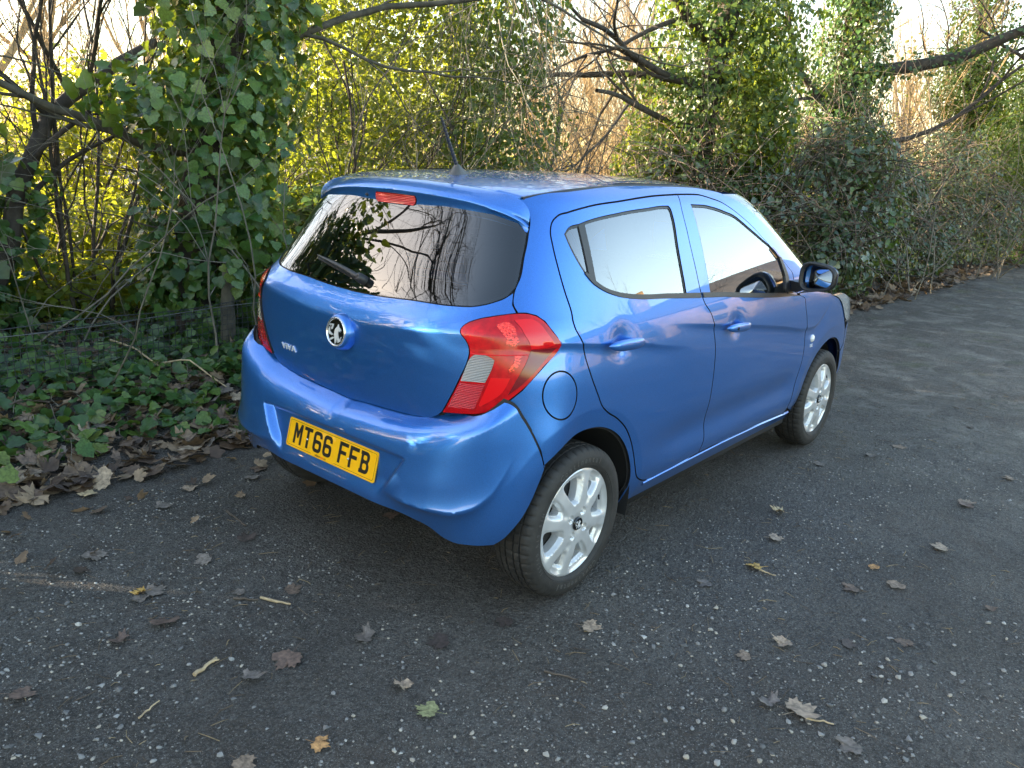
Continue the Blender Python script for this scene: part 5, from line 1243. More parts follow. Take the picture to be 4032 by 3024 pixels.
# ---- ivy trees on the right half
def ivy_tree(label, px, D, r, prof, n, size, mat, limbs, extra, leaf, lean=(0, 0, 1), height=7.5, light=None):
    at = spot(px, D); t = empty('ivy_clad_tree', at, label, 'tree'); w = Wood(); P = w.limb(at - [0, 0, .1], lean, height, r, r*.55, 10, .03, 16)
    part(w.obj('trunk', M_bark), t); w = Wood(); paths = []
    for h, d, L_, rr, dep in limbs:
        i = int(np.argmin(np.abs(P[:, 2] - h))); paths.append(w.tree(P[i], d, L_, rr, dep, .5, (3, 4), 7, .11, .12))
    part(w.obj('limbs', M_bark), t)
    part(stem_ivy(P, np.interp(P[:, 2], *prof), n, size, leaf, mat, 'ivy', None), t)
    part(stem_ivy(P, np.interp(P[:, 2], *prof)*.45 + .06, n//3, size, leaf, M_ivy, 'inner_ivy', None), t)
    if extra: part(foliage('ivy_sprays', [(at + np.array(c), rr) for c, rr in extra], int(n*.8), size, leaf, light or mat, None, .28), t)
    for ps, k in zip(paths, limbs):
        if len(k) > 4 and k[3] > .05: part(stem_ivy(ps[0][:6], .20, 500, size, leaf, mat, 'limb_ivy', None), t)
    return t, P
ivy_tree('broad ivy-covered tree right of the golden gap, bare limbs reaching left', 1460, 10.2, .17, ([0, .6, 1.2, 2, 3, 5, 7], [.6, .75, .90, .95, .92, .85, .6]), 19000, .054, M_hedge,
         ((3.0, (-1, .55, .62), 2.4, .075, 2), (2.55, (-1, .5, .05), 2.1, .055, 2), (2.2, (-1, .45, .12), 2.4, .050, 2), (1.75, (-1, .5, .02), 2.0, .045, 2), (3.3, (1, -.5, .5), 2.2, .06, 2), (4.5, (-.6, .4, .9), 2.4, .05, 2), (5, (.6, -.4, .9), 2.4, .05, 2)),
         [((.55, -.5, 1.2), (.6, .5, .8)), ((.1, -.7, 1.9), (.6, .4, .6)), ((-.5, .3, 1.3), (.5, .5, .6)), ((.5, -.4, 2.6), (.6, .5, .6)), ((-.3, -.2, .7), (.8, .5, .6))], HEART, light=M_hedge2)
ivy_tree('tall ivy-covered trunk with a thick bare limb sweeping out to the upper right', 1745, 13.2, .20, ([0, .8, 1.5, 2.2, 3, 4, 7], [1.0, 1.0, .88, .66, .54, .52, .5]), 17000, .056, M_ivy,
         ((2.75, (1, -.72, .55), 4.8, .11, 3), (2.3, (-1, .6, .7), 2.4, .07, 2), (4, (.5, -.6, .9), 3, .07, 2), (5, (-.5, .4, .9), 3, .06, 2), (2.0, (.8, -.7, .45), 3.2, .05, 3)),
         [((.6, -.6, .9), (.9, .7, .8)), ((-.6, .4, 1.2), (.8, .6, .7))], HEART)
ivy_tree('slender ivy-hung tree at the upper right beyond the bramble mound', 2010, 19, .15, ([0, 1, 2, 4, 7], [1.2, 1.1, .8, .7, .6]), 12000, .064, M_hedge, ((3.4, (-1, .5, .6), 2.5, .05, 2), (3.8, (.8, -.6, .7), 2.5, .05, 2), (5, (0, 0, 1), 2, .05, 2)), [((.4, -.4, 2.2), (1.2, 1, 1.0)), ((-.4, .2, 3.4), (1.1, .9, .9))], OVAL)
ivy_tree('ivy-hung tree nearest the right picture edge over the far hedge', 2165, 17, .16, ([0, 1, 2, 4, 7], [1.2, 1.2, .9, .75, .6]), 13000, .062, M_hedge, ((3.0, (-1, .3, .5), 3.0, .05, 3), (3.4, (.8, -.6, .7), 2.5, .05, 2), (5, (0, 0, 1), 2, .05, 2)), [((-.6, .2, 2.2), (1.2, 1, 1.0)), ((.4, .2, 3.4), (1.1, .9, .9))], OVAL)
# ---- bramble mound and hedge along the track on the right
def mound(label, px, D, bl, n, ntw, mat, size, shape, yellow=0):
    at = spot(px, D); at[1] += .75; at[2] = float(ground_z(at[0], at[1], False)); t = empty('bramble_mound', at, label, 'bramble', 'brambles and ivy along the track'); w = Wood()
    for k in range(ntw):
        c, r = bl[RNG.randint(len(bl))]; d = rnd(1)[0]; d[2] = abs(d[2])*.8; d /= np.linalg.norm(d); p = at + np.array(c) + d*np.array(r)*(.75 + .3*RNG.rand())
        w.limb(p, rnd(1, .8)[0] + [-.35, .15, .25], .5 + .9*RNG.rand(), .0065, .002, 3, .16, 8, .10)
    part(w.obj('dead_stems', M_twig_d), t); part(foliage('foliage', [(at + np.array(c), r) for c, r in bl], n, size, shape, mat, None, .16, .5, .5), t)
    # dark heart of tangled stems keeps the mound from being see-through
    w = Wood()
    for k in range(ntw//2):
        c, r = bl[RNG.randint(len(bl))]; d = rnd(1)[0]; p = at + np.array(c) + d*np.array(r)*.4
        w.limb(p, rnd(1)[0], .5 + .8*RNG.rand(), .010, .004, 3, .2, 6, 0)
    part(w.obj('tangled_stems', M_bark), t)
    if yellow: part(foliage('pale_foliage', [(at + np.array(c)*1.0 + [-.1, -.12, .0], np.array(r)*.8) for c, r in bl[:2]], yellow, size*1.2, IVY, M_ivy_l, None, .12, .5), t)
    return t
mound('mound of dead brown bramble stems behind the car bonnet', 1640, 9.3, [((0, 0, .55), (.85, .6, .7)), ((.5, -.2, .95), (.7, .6, .7)), ((-.5, .3, .9), (.7, .5, .7))], 3800, 420, M_grey, .055, IVY)
mound('ivy-capped bramble mound above the door mirror', 1880, 10.6, [((-.3, .1, 1.0), (.85, .7, .85)), ((.35, -.25, .8), (.8, .6, .85)), ((0, -.1, 1.65), (.7, .6, .50)), ((-.5, -.3, .4), (.9, .5, .6))], 8200, 420, M_grey, .062, IVY, 260)
mound('glossy low ivy bank along the track edge beyond the bonnet', 1960, 12.0, [((0, -.25, .35), (1.0, .5, .5)), ((.9, -.5, .4), (.9, .5, .5)), ((.3, 0, 1.0), (.9, .6, .7))], 8200, 220, M_grey, .058, IVY)
mound('twiggy hedge with sparse leaves further along the track', 2080, 14.6, [((0, 0, .6), (1.3, .8, .8)), ((1.0, -.5, .7), (1.1, .8, .8)), ((.2, .1, 1.5), (1.1, .8, .8))], 9500, 380, M_grey, .062, OVAL)
mound('farthest hedge where the track leaves the picture', 2190, 19, [((0, 0, .7), (2.0, 1.0, 1.0)), ((2.4, -.6, .8), (2.0, 1.0, 1.0)), ((.5, .4, 1.6), (2, 1, .8))], 6500, 360, M_grey, .075, OVAL)
mound('hedge seen over the bonnet continuing past the picture edge', 2300, 24, [((0, 0, .8), (2.4, 1.2, 1.1)), ((3.4, -.8, .9), (2.4, 1.2, 1.2))], 4500, 160, M_grey, .09, OVAL)
# thin bare shrubs whose grey twigs cross in front of the hedge
def twig_screen(label, px, D, n, L_, lean, r=.007, depth=3, mat=None, top=None, spread=.35):
    at = spot(px, D); t = empty('bare_shrub', at, label, 'shrub', 'thin bare shrubs in front of the hedge'); w = Wood()
    for k in range(n):
        p = at + [RNG.randn()*spread, RNG.randn()*spread*.6, -.03]
        if top is not None: p[2] = top + RNG.randn()*.3
        w.tree(p, (lean[0] + RNG.randn()*.35, lean[1] + RNG.randn()*.35, lean[2]), L_*(.7 + .6*RNG.rand()), r*(.7 + .7*RNG.rand()), depth, .55, (3, 5), 4, .13, .05, 0, .66)
    part(w.obj('stems', mat or M_twig), t)
twig_screen('thin grey twigs criss-crossing in front of the ivy-smothered tree', 480, 4.95, 5, 1.5, (.2, -.1, 1), .006, 3)
twig_screen('pale bare twigs crossing the left edge of the picture', 60, 4.9, 6, 1.5, (.5, 0, .8), .006, 3)
twig_screen('grey twigs arching over the tail end of the car roof', 640, 5.9, 5, 1.7, (.5, -.1, .9), .006, 3)
twig_screen('long thin twigs over the middle of the car roof', 860, 6.8, 4, 2.0, (.2, 0, 1), .007, 3)
twig_screen('curtain of hanging grey twigs just left of the golden gap', 1050, 6.9, 18, 1.3, (.1, -.1, -.8), .005, 2, None, 3.1, .30)
twig_screen('thin bare stems in front of the broad ivy-covered tree', 1330, 8.6, 5, 1.9, (-.1, 0, 1), .008, 3)
twig_screen('dark bare shrub between the two tall ivy-covered trees', 1600, 10.4, 4, 2.0, (.1, -.1, 1), .009, 3, M_bark)
twig_screen('bare overhanging twigs above the bramble mound', 1930, 11.2, 6, 2.2, (.1, -.2, 1), .009, 3)
twig_screen('bare twigs at the upper right over the far hedge', 2120, 13.5, 6, 2.2, (-.2, -.1, 1), .010, 3)
# dark undergrowth closing the foot of the hedge behind the car
for px, D, nm in ((560, 6.2, 'low ivy undergrowth between fence and car tail'), (980, 9.2, 'low undergrowth hidden by the car roof'), (1330, 9.6, 'low leafy undergrowth under the golden gap')):
    at = spot(px, D); shrub('undergrowth', nm, 'undergrowth', at, [((0, 0, .35), (1.1, .6, .55)), ((.5, -.2, .6), (.8, .5, .5))], 3600, .06, IVY, M_ivy, 5, .9, 'undergrowth behind the car')
# hedge added beyond the left picture edge to keep the low sun off the track
for x, y in ((-2.6, 3.3), (-4.4, 3.2), (-6.4, 3.0), (-8.6, 2.8), (-1.75, 3.6), (-1.25, 4.5)):
    at = np.array([x, y, float(ground_z(x, y, False))]); shrub('sun_block_hedge', 'dense ivy hedge added beyond the left picture edge to block the low sun', 'hedge', at, [((0, 0, .6), (1.1, .7, .8)), ((.1, .2, 1.25), (1.1, .7, .6))], 2600, .12, HEART, M_ivy, 6, 1.5, 'added sun-blocking hedge beyond the left picture edge')
for x, y in ((-2.35, 4.1), (-1.9, 5.2), (-3.2, 4.6), (-5.0, 4.4), (-7.0, 4.2), (-9.2, 4.0)):  # taller ivy added to block the sun that clears the lower hedge
    at = np.array([x, y, float(ground_z(x, y, False))]); shrub('sun_block_hedge', 'tall dark ivy thicket added beyond the left picture edge to block the sun', 'hedge', at, [((0, 0, .9), (.8, .7, 1.0)), ((0, .1, 2.1), (.85, .7, .8)), ((.1, 0, 2.9), (.7, .6, .6))], 4200, .10, HEART, M_ivy, 6, 2.2, 'added sun-blocking ivy beyond the left picture edge')
# ---- far woodland and the wood across the sunny side
WOOD_LABELS = ['bare tree of the sunlit wood hidden past the left edge', 'bare tree of the sunlit wood behind the bare thorn', 'bare tree of the sunlit wood left of the ivy-smothered tree', 'thinly leaved tree in the wood directly behind the ivy-smothered tree', 'thinly leaved tree in the wood over the left end of the roof', 'thinly leaved tree in the wood over the number plate side of the roof', 'thinly leaved tree in the wood behind the aerial', 'bare pale tree in the wood over the hanging twig curtain', 'bare pale tree standing in the golden gap', 'thinly leaved tree in the wood left of the broad ivy-covered tree', 'tree in the wood glimpsed right of the broad ivy-covered tree', 'bare pale tree seen between the two tall ivy-covered trees', 'tree in the wood under the thick sweeping limb', 'bare pale tree in the wood behind the slender ivy-hung tree', 'leafy tree in the wood at the upper right', 'tree in the wood hidden past the right picture edge']
def far_tree(label, px, D, h, spread, mat, leafmat, n, group):
    at = spot(px, D, 0.0); t = empty('woodland_tree', at, label, 'tree', group); w = Wood(); w.tree(at, (RNG.randn()*.08, RNG.randn()*.08, 1), h*.62, .05 + .02*h, 4, .42, (4, 5), 5, .06, .28, 0, .60)
    part(w.obj('branches', mat), t)
    if n: part(foliage('foliage', [(at + [RNG.randn()*spread*.4, RNG.randn()*spread*.4, h*(.25 + .5*RNG.rand())], (spread*.6, spread*.6, h*.16)) for _ in range(5)], n, .12, OVAL, leafmat, None, .4), t)
for px, D, h, n in ((-60, 22, 8, 0), (120, 26, 7, 0), (300, 21, 6, 0), (470, 20, 7, 700), (620, 17, 6, 900), (760, 20, 8, 900), (930, 17, 7.5, 900), (1090, 26, 8, 0), (1250, 30, 7, 0), (1380, 22, 7, 500), (1560, 26, 8, 300), (1690, 30, 7, 0), (1850, 30, 8, 300), (1990, 33, 7, 0), (2120, 30, 8, 600), (2260, 34, 8, 800)):
    far_tree(WOOD_LABELS.pop(0), px, D, h, 2.2, M_gold if n == 0 else M_twig, M_back, n, 'trees in the wood behind the hedge')
wood = []
for px, D, z, n in ((-80, 30, 1.2, 1500), (150, 30, 1.3, 1500), (420, 26, 1.5, 1800), (700, 25, 2.0, 2200), (950, 26, 1.8, 2000), (1180, 34, 1.2, 1300), (1420, 30, 2.0, 2000), (1650, 34, 1.6, 1500), (1900, 34, 2.0, 1800), (2150, 32, 2.4, 2200), (2350, 32, 2.4, 1500)):
    at = spot(px, D, 0.); wood += [(at + np.array([RNG.randn()*1.5, RNG.randn()*1.5, z*(.5 + RNG.rand()*.9)]), (2.6, 2.0, 1.1 + .5*z)) for _ in range(2)]
P_, d_ = cloud(wood, 17000, .4); mb = MB()
for V, F in mixed(P_, rnd(len(P_)), rnd(len(P_)), .13*(.5 + RNG.rand(len(P_))), OVAL): mb.add(V, F)
tag(mb.obj('distant_wood', leaf_mat('distant_wood_leaf', [(.07, .085, .03), (.12, .12, .045), (.17, .14, .06), (.20, .16, .08)], .6, .45, (.45, .36, .08)), smooth=False), 'hazy mass of far sunlit scrub closing the view behind the trees', kind='stuff')
# ---- out of the picture but mirrored in the car: bare trees by the tail, two saplings and a stone house across the track
for x, y, h in ((-2.6, 4.6, 7.5), (-4.6, 5.6, 9), (-3.9, 3.3, 8), (-6.5, 3.8, 8), (-2.7, 6.2, 9), (-6.0, 8.0, 10)):
    at = np.array([x, y, .2]); t = empty('bare_tree', at, 'tall bare tree beside the track behind the camera, mirrored in the rear window', 'tree', 'bare trees mirrored in the rear window'); w = Wood(); w.tree(at, (RNG.randn()*.15, RNG.randn()*.15 - .05, 1), h*.6, .13, 4, .55, (4, 5), 6, .08, .16, 0, .62)
    part(w.obj('branches', M_bark), t); part(foliage('foliage', [(at + [0, -.1, 1.6], (.7, .7, 1.3)), (at + [.3, -.2, 3.4], (.5, .5, .8))], 1500, .08, HEART, M_ivy, None), t)
for x, y, h in ((10.6, -8.2, 5.2), (13.4, -8.8, 5.0)):
    at = np.array([x, y, 0.]); t = empty('bare_sapling', at, 'bare sapling across the track, mirrored in the rear side window', 'tree', 'saplings mirrored in the side window'); w = Wood(); w.tree(at, (0, 0, 1), h*.6, .05, 4, .55, (3, 4), 6, .09, .16, 0, .60); part(w.obj('branches', M_bark), t)
def stone_mat():
    m, nt, b = material('sandstone_wall'); N = nt.nodes; L = nt.links; tc = N.new('ShaderNodeTexCoord'); mp = N.new('ShaderNodeMapping'); mp.inputs['Rotation'].default_value = (math.radians(90), 0, 0); L.new(tc.outputs['Object'], mp.inputs[0])
    br = N.new('ShaderNodeTexBrick'); br.inputs['Color1'].default_value = (.27, .18, .095, 1); br.inputs['Color2'].default_value = (.15, .105, .06, 1); br.inputs['Mortar'].default_value = (.16, .13, .09, 1); br.inputs['Scale'].default_value = 1.6; L.new(mp.outputs[0], br.inputs['Vector']); L.new(br.outputs['Color'], b.inputs['Base Color']); b.inputs['Roughness'].default_value = .9
    return m
house = empty('stone_house', (24.5, -13.5, 0), 'long sunlit sandstone house across the track, mirrored in the car doors', 'house')
M_stone = stone_mat(); M_slate = simple('slate_roof', (.05, .05, .055), .7, noise=.3, nscale=3)
house.rotation_euler = (0, 0, math.radians(42)); mb = MB(); x0, x1, y0, y1, ze_, zr = -13.0, 13.0, -7.5, 0.0, 4.7, 5.9
V = [(x0, y1, 0), (x1, y1, 0), (x1, y1, ze_), (x0, y1, ze_), (x0, y0, 0), (x1, y0, 0), (x1, y0, ze_), (x0, y0, ze_), (x0, (y0+y1)/2, zr), (x1, (y0+y1)/2, zr)]
mb.add(V, [[0, 3, 2, 1], [4, 5, 6, 7], [0, 4, 7, 3], [1, 2, 6, 5]]); mb.add(V, [[3, 7, 8], [2, 9, 6]]); mb.obj('wall', M_stone, house, smooth=False)
mb = MB(); ym = (y0 + y1)/2
for s_, ya in ((1, y1 + .35), (-1, y0 - .35)):
    zb = ze_ - .28; mb.add([(x0 - .3, ya, zb), (x1 + .3, ya, zb), (x1 + .3, ym, zr + .12), (x0 - .3, ym, zr + .12), (x0 - .3, ya, zb + .15), (x1 + .3, ya, zb + .15), (x1 + .3, ym, zr + .27), (x0 - .3, ym, zr + .27)], [[0, 1, 2, 3], [4, 7, 6, 5], [0, 4, 5, 1], [0, 3, 7, 4], [1, 5, 6, 2]])
mb.obj('roof', M_slate, house, smooth=False)
M_wf = simple('stone_frame', (.26, .20, .13), .8); M_pane = simple('window_glass', (.02, .025, .03), .05)
for k in range(8):
    for z in (1.0, 3.0):
        xw = -12 + k*3.1; f = MB().box((xw, y1 - .02, z), (xw + 1.0, y1 + .05, z + 1.3)).obj('window', M_wf, house, smooth=False); MB().box((xw + .08, y1 + .051, z + .08), (xw + .92, y1 + .062, z + 1.22)).obj('pane', M_pane, f, smooth=False)
for k in range(3): MB().box((-9 + 8*k, ym - .4, zr - .4), (-8.1 + 8*k, ym + .4, zr + 1.2)).obj('chimney', M_stone, house, smooth=False)
# ------------------------------------------------------------------ fence, ground ivy, fallen leaves, stones, sticks
def gp(px, py, lift=0.):
    """the point of the ground seen at a place in the picture (2212 wide)"""
    a = (px*4032/2212 - 2016)/3151; b_ = -(py*4032/2212 - 1512)/3151; d = _f + a*_R + b_*_U; t = .5
    for _ in range(400):
        p = CAM + d*t
        if p[2] < float(ground_z(p[0], p[1])): break
        t *= 1.006
    return np.array([p[0], p[1], float(ground_z(p[0], p[1])) + lift])
# plastic mesh fence
fx = np.arange(-2.6, .95, .036); fy = lambda x: 2.36 + .03*np.sin(x*2.1) ; fb_ = lambda x: ground_z(x, fy(x), False)
fence = empty('mesh_fence', (-.6, 2.36, float(fb_(np.array(-.6)))), 'low fence of black plastic netting between the ground ivy and the bare shrub', 'fence')
mb = MB()
for x in fx:
    z = np.linspace(0, .36, 6) + float(fb_(np.array(x))); P = np.stack([x + .004*RNG.randn(6), fy(x) + .012*np.sin(z*9 + x*3), z], 1); mb.tube(P, .0022, 3, False)
for k in range(11):
    x = np.linspace(fx[0], fx[-1], 90); z = fb_(x) + .36*k/10 + .008*np.sin(x*5 + k); mb.tube(np.stack([x, fy(x) + .012*np.sin(z*9 + x*3), z], 1), .0022 if k < 10 else .0030, 3, False)
o = part(mb.obj('netting', simple('black_netting', (.018, .022, .026), .5)), fence); o['kind'] = 'stuff'
mb = MB(); xw = np.linspace(-2.6, .95, 50); mb.tube(np.stack([xw, fy(xw) - .01, fb_(xw) + .33 + .01*np.sin(xw*3)], 1), .0028, 4, False); part(mb.obj('wire', simple('grey_wire', (.14, .14, .14), .45, metal=.6)), fence)
w = MB(); p = spot(468, 5.15); w.tube(path(p - [0, 0, .1], p + [.02, .02, .25], p + [.07, .05, .62], n=8, wob=.006), np.linspace(.055, .038, 8), 9); t = w.obj('dead_stump', M_bark_g); tag(t, 'short grey dead stump standing just behind the netting', 'stump')
# ground ivy: nearest leaves singly, the rest as one mass
def bank_points(n, x0, x1, d0, d1):
    x = x0 + (x1 - x0)*RNG.rand(n); y = edge_y(x) + d0 + (d1 - d0)*RNG.rand(n)**.8; return np.stack([x, y, ground_z(x, y)], 1)
givy = empty('ground_ivy', (-.6, 1.9, .1), 'carpet of dark ivy over the leaf-strewn bank left of the car', 'ivy')
P = bank_points(300, -1.9, .75, .02, .75); keep = fbm(P[:, 0], P[:, 1], 2.2, 3, 77) > -.03; P = P[keep]; n = len(P); P[:, 2] += .02 + .06*RNG.rand(n)
leaf_parts(givy, P, rnd(n, .35) + [-.15, -.35, 1], rnd(n, 1) + [-.2, -.5, 0], .050 + .034*RNG.rand(n), IVY1, M_ivy_p, 'ivyA')
P = np.concatenate([bank_points(2600, -2.6, 1.3, .0, 1.25), bank_points(1500, -2.8, 1.6, 1.0, 2.4)]); keep = fbm(P[:, 0], P[:, 1], 2.2, 3, 77) > -.02 - .30*(P[:, 1] - edge_y(P[:, 0]) - .35); P = P[keep]; n = len(P); P[:, 2] += .01 + .10*RNG.rand(n)*sstep(.1, .6, P[:, 1] - edge_y(P[:, 0]))
mb = MB()
for V, F in mixed(P, rnd(n, .45) + [-.1, -.3, 1], rnd(n, 1) + [0, -.4, 0], .036 + .040*RNG.rand(n), IVY): mb.add(V, F)
o = part(mb.obj('low_leaves', M_ivy, None, smooth=False), givy); o['kind'] = 'stuff'
mb = MB()
for k in range(60):
    p = bank_points(1, -2.2, .8, .1, 1.0)[0]; q = p + [RNG.randn()*.22, RNG.randn()*.16, 0]; m_ = (p + q)/2 + [0, 0, .04 + .06*RNG.rand()]; q[2] = float(ground_z(q[0], q[1])) + .02; mb.tube(path(p, m_, q, n=7, wob=.008), .0022, 3, False)
o = part(mb.obj('runners', M_twig), givy); o['kind'] = 'stuff'
# fallen leaves
MAPLES = [leaf_shape('maple', c, s) for c, s in ((.12, 1), (.3, 2), (.55, 3), (.85, 4), (1.2, 5), (.2, 6))]
def fallen(name, ramp): return leaf_mat(name, ramp, .62, .12, (.35, .22, .08), island=False)
M_fall = fallen('fallen_leaf', [(.060, .040, .030), (.105, .070, .048), (.16, .11, .075), (.24, .17, .11), (.33, .24, .15), (.19, .12, .065)])
M_wet = fallen('wet_leaf', [(.030, .022, .020), (.055, .038, .030), (.080, .055, .045), (.10, .075, .065)])
M_fall_st = leaf_mat('leaf_litter', [(.045, .030, .022), (.085, .056, .040), (.13, .088, .060), (.20, .14, .09), (.30, .22, .14), (.15, .09, .05)], .65, .12, (.35, .22, .08))
def colour_leaf(c): return fallen('leaf_' + c[0], [c[1]]*2) if False else simple('leaf_' + c[0], c[1], .6, noise=.3, nscale=45)
M_c = {k: simple(k + '_leaf', v, .62, noise=.55, nscale=5) for k, v in dict(pale=(.27, .20, .14), orange=(.36, .19, .07), yellow=(.42, .25, .06), brown=(.12, .078, .058), dark=(.045, .034, .030), green=(.22, .22, .10), straw=(.36, .27, .15), grey=(.15, .125, .105)).items()}
F_ME = {}
def fall_mesh(v, mat):
    k = (v, mat.name)
    if k not in F_ME:
        V0, F0 = MAPLES[v]; mb = MB(); mb.add(V0, F0); mb.tube([(0, .02, .005), (.02, -.25, .02), (.05, -.55, .03)], [.014, .011, .009], 4); V, F = mb.arrays(); me = raw_mesh('fallen_leaf', V - [0, .4, 0], F); me.materials.append(mat); F_ME[k] = me
    return F_ME[k]
def drop_leaf(p, size, mat, v, label, group=None, tilt=.22, up=.008):
    o = bpy.data.objects.new('fallen_leaf', fall_mesh(v, mat)); COL.objects.link(o); o.location = (p[0], p[1], p[2] + up); o.scale = (size,)*3
    o.rotation_euler = (RNG.randn()*tilt, RNG.randn()*tilt, RNG.rand()*6.28); tag(o, label, 'leaf', group); return o
NOTED = [(355, 1350, .105, 'brown', 1, 'large brown maple leaf with its stem to the left, lower left on the track'), (255, 1387, .085, 'brown', 2, 'curled brown maple leaf just left of the large one on the lower left'), (440, 1213, .08, 'grey', 0, 'grey-brown flat leaf in front of the left end of the bumper'),
         (190, 1075, .10, 'straw', 3, 'straw-coloured leaf alone at the foot of the bank on the left'), (160, 1012, .13, 'straw', 2, 'biggest pale yellow maple leaf resting on the litter of the bank'), (620, 1430, .11, 'brown', 0, 'flattened brown leaf under the middle of the rear bumper, nearer the viewer'),
         (1275, 1362, .085, 'pale', 1, 'pale flat leaf in front of the near rear wheel'), (1628, 1232, .095, 'yellow', 3, 'brightest yellow-orange leaf with a long stem beside the sill'), (1674, 1166, .08, 'pale', 1, 'pale crumpled leaf on the track level with the front door'), (1681, 1110, .075, 'straw', 4, 'rolled straw-coloured leaf nearest the sill by the front door'),
         (1730, 1545, .12, 'pale', 1, 'big pale leaf with a stem pointing right at the bottom right'), (1660, 1520, .08, 'grey', 2, 'smaller grey leaf touching the big pale one at the bottom right'), (1690, 1396, .075, 'pale', 2, 'pale pointed leaf in the middle of the open track'), (2030, 1186, .09, 'pale', 0, 'pale leaf at the right side level with the yellow-orange leaf'),
         (2085, 1096, .085, 'brown', 1, 'reddish brown leaf at the right picture edge'), (925, 1543, .085, 'green', 0, 'yellow-green leaf at the bottom of the picture below the bumper'), (692, 1615, .065, 'orange', 3, 'small orange leaf at the very bottom, left of centre'), (868, 1490, .06, 'pale', 4, 'small curled pale leaf just above the yellow-green leaf'),
         (950, 1395, .09, 'dark', 0, 'dark wet leaf flattened into the track below the number plate'), (47, 1510, .085, 'brown', 1, 'brown leaf at the lower left corner of the track'), (845, 1120, .085, 'brown', 1, 'reddish leaf in the shade under the bumper corner'), (1887, 1232, .055, 'orange', 5, 'orange sliver of a leaf on the right of the track'),
         (303, 1285, .055, 'yellow', 4, 'small yellow leaf left of the light stick'), (548, 1470, .08, 'grey', 2, 'grey leaf beside the forked bare twig'), (410, 1060, .08, 'pale', 2, 'pale leaf on the dark track below the left tail light'), (545, 1035, .09, 'grey', 1, 'greyish leaf close to the left rear tyre'), (205, 1205, .10, 'grey', 0, 'flat grey-brown leaf at the left below the bank'), (1090, 1350, .07, 'dark', 0, 'dark leaf left of the near rear tyre')]
for px, py, sz, c, v, lb in NOTED: drop_leaf(gp(px, py), sz*.72, M_c[c], v, lb, None, .12)
RN2 = np.random.RandomState(5)
TONES = (('dark brown', (.060, .042, .034)), ('brown', (.115, .078, .055)), ('tan', (.19, .135, .092)), ('pale', (.29, .22, .15)), ('grey-brown', (.13, .108, .09)))
M_tone = [simple(n_.replace(' ', '_').replace('-', '_') + '_litter_leaf', c, .64, noise=.55, nscale=5) for n_, c in TONES]
for k in range(115):                                                   # litter along the bank on the left
    x = -2.0 + 2.6*RN2.rand(); e_ = -.12 + .75*RN2.rand()**1.5; y = edge_y(x) + e_; c = RN2.randint(5); v = RN2.randint(6)
    zone = 'at the left picture edge' if x < -1.1 else 'in front of the mesh fence' if x < -.3 else 'beside the car tail'
    drop_leaf([x, y, float(ground_z(x, y))], .05 + .05*RN2.rand(), M_tone[c], v, f"{'curled ' if v in (2, 3, 4) else 'flat '}{TONES[c][0]} leaf {'among the ground ivy' if e_ > .15 else 'on the edge of the track'} {zone}", 'litter leaves along the ivy bank', .4, .02 + .03*RN2.rand())
for k in range(85):                                                    # litter beyond the bonnet on the right
    x = 4.2 + 9*RN2.rand()**1.2; y = edge_y(x) - .35 + .65*RN2.rand(); c = RN2.randint(5); v = RN2.randint(6)
    drop_leaf([x, y, float(ground_z(x, y))], .07 + .05*RN2.rand(), M_tone[c], v, f"{'curled ' if v in (2, 3, 4) else 'flat '}{TONES[c][0]} leaf under the hedge {'just beyond the door mirror' if x < 6.5 else 'below the bramble mounds' if x < 9.5 else 'far along the track'}", 'litter leaves along the right hedge', .4, .02)
for k in range(46):                                                    # trodden leaves on the track
    x, y = (-1.9 + 5.5*RN2.rand(), -2.0 + 3.2*RN2.rand())
    if -.6 < x < 3.2 and abs(y) < .80: continue
    c = RN2.choice([0, 1, 2, 4]); zone = 'behind the car' if x < -.5 and y > -.8 else 'in the open foreground' if x < .8 else 'beside the doors' if y > -1.5 else 'towards the right picture edge'
    drop_leaf([x, y, float(ground_z(x, y))], .035 + .035*RN2.rand(), M_tone[c], RN2.choice([0, 5, 1, 2]), f'trodden {TONES[c][0]} leaf pressed into the track {zone}', 'trodden leaves on the track', .05, .004)
def litter(n, x0, x1, d0, d1, s0, s1, pw=1.0):
    x = x0 + (x1 - x0)*RN2.rand(n); y = edge_y(x) + d0 + (d1 - d0)*RN2.rand(n)**pw; P = np.stack([x, y, ground_z(x, y) + .006 + .02*RN2.rand(n)], 1); return P, s0 + (s1 - s0)*RN2.rand(n)
mb = MB()
for a in ((1300, -2.6, 1.4, -.10, .95, .05, .10, 1.1), (1700, 3.2, 15, -.38, .9, .06, .13, 1.0), (200, 14, 26, -.5, .5, .10, .16, 1.0), (1500, -3.2, 2.6, .9, 3.0, .05, .10, 1.0), (120, -2.2, 4, -1.0, 0, .03, .07, .6)):
    P, sz = litter(*a); n = len(P)
    for v in range(6):
        s_ = np.arange(n) % 6 == v; V, F = leaves(P[s_], rnd(s_.sum(), .33) + [0, 0, 1], rnd(s_.sum(), 1), sz[s_], MAPLES[v]); mb.add(V, F)
tag(mb.obj('leaf_litter', M_fall_st, smooth=False), 'brown leaf litter strewn along the foot of the hedge', kind='stuff')
